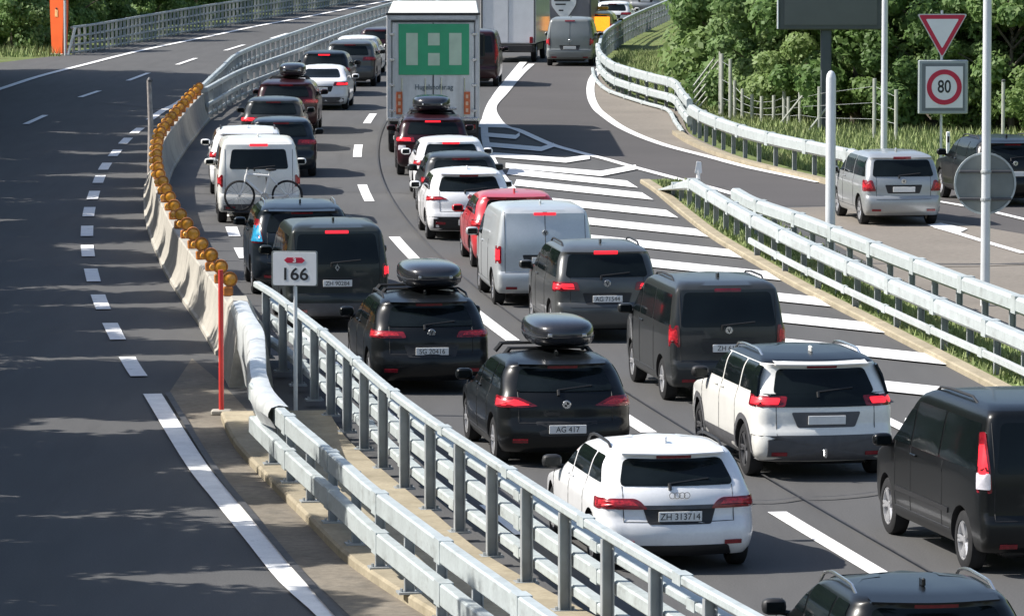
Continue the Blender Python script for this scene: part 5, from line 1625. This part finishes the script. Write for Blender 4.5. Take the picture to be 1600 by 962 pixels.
def leaves_mesh(name, clusters, n_per, size, m, seed):
    rng = np.random.default_rng(seed)
    V, Fc = [], []
    tot = 0
    allv = []
    for (c, rad, w) in clusters:
        n = int(n_per * w)
        d = rng.normal(size=(n, 3)); d /= np.linalg.norm(d, axis=1)[:, None]
        rr = rad * (rng.random(n) ** .40)
        p = np.array(c) + d * rr[:, None] * np.array([1, 1, .85])
        nrm = d + np.array([-.25, 0, .35]) + rng.normal(size=(n, 3)) * .5
        nrm /= np.linalg.norm(nrm, axis=1)[:, None]
        t = np.cross(nrm, rng.normal(size=(n, 3))); t /= np.linalg.norm(t, axis=1)[:, None]
        b = np.cross(nrm, t)
        sz = size * (.6 + .8 * rng.random(n))[:, None]
        q = np.stack([p - t * sz * .5, p - b * sz * .34 + nrm * sz * .06, p + t * sz * .6, p + b * sz * .34 + nrm * sz * .06], axis=1)
        allv.append(q.reshape(-1, 3))
        tot += n
    v = np.concatenate(allv)
    me = bpy.data.meshes.new(name)
    me.vertices.add(len(v)); me.vertices.foreach_set('co', v.ravel())
    me.loops.add(len(v)); me.loops.foreach_set('vertex_index', np.arange(len(v)))
    me.polygons.add(tot); me.polygons.foreach_set('loop_start', np.arange(0, len(v), 4)); me.polygons.foreach_set('loop_total', np.full(tot, 4))
    me.materials.append(m)
    me.update(); me.validate()
    return me

def tree_proto(seed, H, rad, base, n_cl, n_per, size, m):
    """trunk mesh and crown mesh: limbs carry leaf clusters spread over an uneven crown"""
    rng = random.Random(seed)
    tb = MB()
    tb.tube([(0, 0, -.3), (rng.uniform(-.1, .1), rng.uniform(-.1, .1), H * .3), (rng.uniform(-.2, .2), rng.uniform(-.2, .2), H * .75)], .05 + H * .016, 9, .03)
    cl = []
    for i in range(n_cl):
        a = rng.uniform(0, 2 * math.pi)
        t = rng.random()
        z = base + (H - base) * (t ** .85)
        k = math.sin(math.pi * min(max((z - base) / (H - base) * .8 + .2, 0), 1)) ** .6
        r = rad * k * rng.uniform(.35, 1.0)
        c = (r * math.cos(a), r * math.sin(a), z)
        cr = rng.uniform(.16, .34) * rad
        cl.append((c, cr, rng.uniform(.6, 1.3)))
        if i % 3 == 0: tb.tube([(0, 0, max(.2, z - rad * .6)), (c[0] * .5, c[1] * .5, z - .25 * rad), c], .03 + H * .004, 5, .012)
    return tb.mesh('trunk', M_BARK, 50), leaves_mesh('crown', cl, n_per, size, m, seed)

PR = [tree_proto(11, 7.0, 2.6, .25, 64, 420, .20, M_LEAF), tree_proto(12, 8.5, 2.9, .4, 70, 400, .21, M_LEAF2), tree_proto(13, 6.0, 2.3, .15, 58, 420, .19, M_LEAF),
      tree_proto(14, 3.0, 1.7, .1, 30, 330, .15, M_LEAF2)]
BIG = [tree_proto(21, 12.5, 4.0, 2.4, 80, 300, .34, M_LEAF), tree_proto(22, 11.5, 3.8, 2.0, 74, 300, .34, M_LEAF)]
def tree(name, label, pr, x, y, sc, rz, group, cat='tree', sz=None):
    o = empty(name, (x, y, bank(x, y)), rz); o.scale = (sc, sc, sz or sc)
    tag(o, label, cat, group)
    mobj('trunk', pr[0], o); mobj('crown', pr[1], o)
    return o
rng = random.Random(5)
def bound5(y): return float(np.interp(y, _f5[:, 1], _f5[:, 0]))
GW = 'trees and bushes of the wooded bank on the right'
cnt = 0
fl = []
for i in range(18):
    y = 172 + i * 5.2 + rng.uniform(-1, 1)
    fl.append((PR[3] if i % 2 else PR[2], bound5(y) + (6.4 if y < 200 else 4.6) + rng.uniform(-.5, .8), y, rng.uniform(.55, .85), 'bush'))
    if i % 2 == 0: fl.append((PR[i % 2 + (0 if i % 4 else 1)], bound5(y) + 8.5 + rng.uniform(-.8, .8), y + 2, rng.uniform(.8, 1.1), 'tree'))
fr_ = []
for i in range(17):
    x = 7.9 + i * .82 + rng.uniform(-.3, .3)
    fr_.append((PR[3] if i % 3 else PR[2], x, 161 - 1.35 * (x - 7.5) + rng.uniform(-.8, .8), rng.uniform(.75, 1.15), 'bush'))
for i in range(10):
    x = 8.2 + i * 1.5 + rng.uniform(-.4, .4)
    fr_.append((PR[(i * 2) % 3], x, 165.5 - 1.3 * (x - 7.5) + rng.uniform(-.8, .8), rng.uniform(.85, 1.1), 'tree'))
for i in range(9):
    x = 8.2 + i * 1.9 + rng.uniform(-.4, .4)
    fr_.append((PR[(i + 1) % 2], x, 171.5 - 1.2 * (x - 7.5) + rng.uniform(-1, 1), rng.uniform(1.05, 1.3), 'tree'))
for lst, txt in ((fl, 'leafy %s above the slip road bend, %s going away from camera'), (fr_, 'leafy %s at the wood edge behind the signs, %s from the left')):
    cb = {'bush': 0, 'tree': 0}
    seq = sorted(lst, key=lambda t: t[2] if lst is fl else t[1])
    for pr, x, y, sc, kd in seq:
        tree('broadleaf_tree' if kd == 'tree' else 'bush', txt % (kd, ORD[cb[kd]]), pr, x, y, sc, rng.uniform(0, 6.28), GW, kd)
        cb[kd] += 1
# trees left of the motorway, outside the picture, whose shade lies on the left carriageway
k = 0
for row, (dx, hh) in enumerate(((0, 0), (4.5, .8))):
    for i in range(30):
        y = 50 + i * 4.9 + row * 2.4 + rng.uniform(-.8, .8)
        if y > 196: break
        sc0 = float(np.interp(y, [50, 80, 100, 130, 160, 180, 196], [9.3, 9.0, 8.6, 9.4, 10.5, 12.2, 13.0])) + rng.uniform(-.5, .5) + hh
        sc = sc0 / 12.2
        x = -y * .1013 - 4.0 * sc - 1.2 - dx - float(np.interp(y, [50, 80, 110, 150, 180], [1.8, 1.7, 1.5, 0.5, -.2]))
        tree('roadside_tree', 'broadleaf tree lining the left carriageway, %s tree of row %s' % (ORD[i], ('one', 'two')[row]), BIG[(i + row) % 2], x, y, sc, rng.uniform(0, 6.28), 'roadside trees shading the left carriageway')
# hedge behind the roadside railing
n1 = N1
for i in range(14):
    p, d = at_len(N1, min(4 + i * 6.5, plen(N1) - 1))
    rt = Vector((d.y, -d.x, 0))
    q = p - rt * (3.6 + rng.uniform(-.4, .6))
    tree('roadside_bush', 'dark bush behind the roadside railing, %s going away from the call column' % ORD[i], PR[(0, 2)[i % 2]], q.x, q.y, rng.uniform(.75, .95), rng.uniform(0, 6.28), 'bushes behind the roadside railing', 'bush')
for i, (px, py, s_) in enumerate([(-60, 62, 1.0), (20, 30, 1.05), (-10, 56, .8), (62, 22, 1.0), (100, 12, 1.1), (150, 4, 1.1), (210, -4, 1.1)]):
    p = G(px, py)
    tree('roadside_tree', 'dark tree in the corner behind the call column, %s from the left' % ORD[i], BIG[i % 2] if i % 3 else PR[0], p.x - 1.0, p.y + 6, s_ * (1 if i % 3 else 1.2), rng.uniform(0, 6.28), 'dark trees behind the call column')

# grass blades on the bank and verges: nobody could count them
def grass(name, label, pts_fn, n, h, seed):
    rg = np.random.default_rng(seed)
    V = []
    for _ in range(n):
        p = pts_fn(rg)
        if p is None: continue
        a = rg.uniform(0, 6.28); hh = h * rg.uniform(.5, 1.3); w = .02 + .012 * rg.random()
        dx, dy = math.cos(a) * w, math.sin(a) * w
        lx, ly = rg.normal(0, .28) * hh, rg.normal(0, .28) * hh
        V += [(p[0] - dx, p[1] - dy, p[2]), (p[0] + dx, p[1] + dy, p[2]), (p[0] + lx, p[1] + ly, p[2] + hh)]
    v = np.array(V)
    me = bpy.data.meshes.new(name)
    me.vertices.add(len(v)); me.vertices.foreach_set('co', v.ravel())
    me.loops.add(len(v)); me.loops.foreach_set('vertex_index', np.arange(len(v)))
    t = len(v) // 3
    me.polygons.add(t); me.polygons.foreach_set('loop_start', np.arange(0, len(v), 3)); me.polygons.foreach_set('loop_total', np.full(t, 3))
    me.materials.append(M_BLADE); me.update(); me.validate()
    return tag(mobj(name, me), label, 'grass', kind='stuff')
def bank_pt(rg):
    y = rg.uniform(122, 215)
    x = (bound5(y) if y > 124 else 8.8) + .5 + rg.random() ** 1.3 * 12
    if y < 140 and x > 8 + (y - 120) * .6: return None if y < 128 else (x, y, bank(x, y) - .03)
    return (x, y, bank(x, y) - .03)
grass('bank_grass', 'rough grass on the bank behind the slip road guardrail', bank_pt, 60000, .24, 3)
kz = np.array([(p.y, p.x) for p in kp]); kz = kz[np.argsort(kz[:, 0])]
vz = np.array([(p.y, p.x) for p in verge_far]); vz = vz[np.argsort(vz[:, 0])]
def verge_pt(rg):
    y = rg.uniform(60, 126)
    a, b = np.interp(y, kz[:, 0], kz[:, 1]) + .3, np.interp(y, vz[:, 0], vz[:, 1])
    if b <= a + .1: return None
    return (a + (b - a) * rg.random(), y, .07)
grass('verge_grass', 'short grass of the gore verge between kerb and guardrails', verge_pt, 16000, .13, 4)
def left_pt(rg):
    t = rg.random()
    p = G(-80 + 190 * t, 90 - 62 * rg.random()); 
    return (p.x - .5, p.y + 1, bank(p.x - .5, p.y + 1) - .03)
grass('corner_grass', 'grass patch left of the orange call column', left_pt, 6000, .4, 6)

# lettering becomes plain mesh
dg = bpy.context.evaluated_depsgraph_get()
for t in TEXTS:
    me = bpy.data.meshes.new_from_object(t.evaluated_get(dg))
    o = bpy.data.objects.new(t.name, me)
    COL.objects.link(o)
    o.parent = t.parent; o.location = t.location; o.rotation_euler = t.rotation_euler; o.scale = t.scale
    nm = t.name
    cu = t.data
    bpy.data.objects.remove(t, do_unlink=True); bpy.data.curves.remove(cu)
    o.name = nm
    o['kind'] = 'stuff' if len(me.vertices) else 'thing'
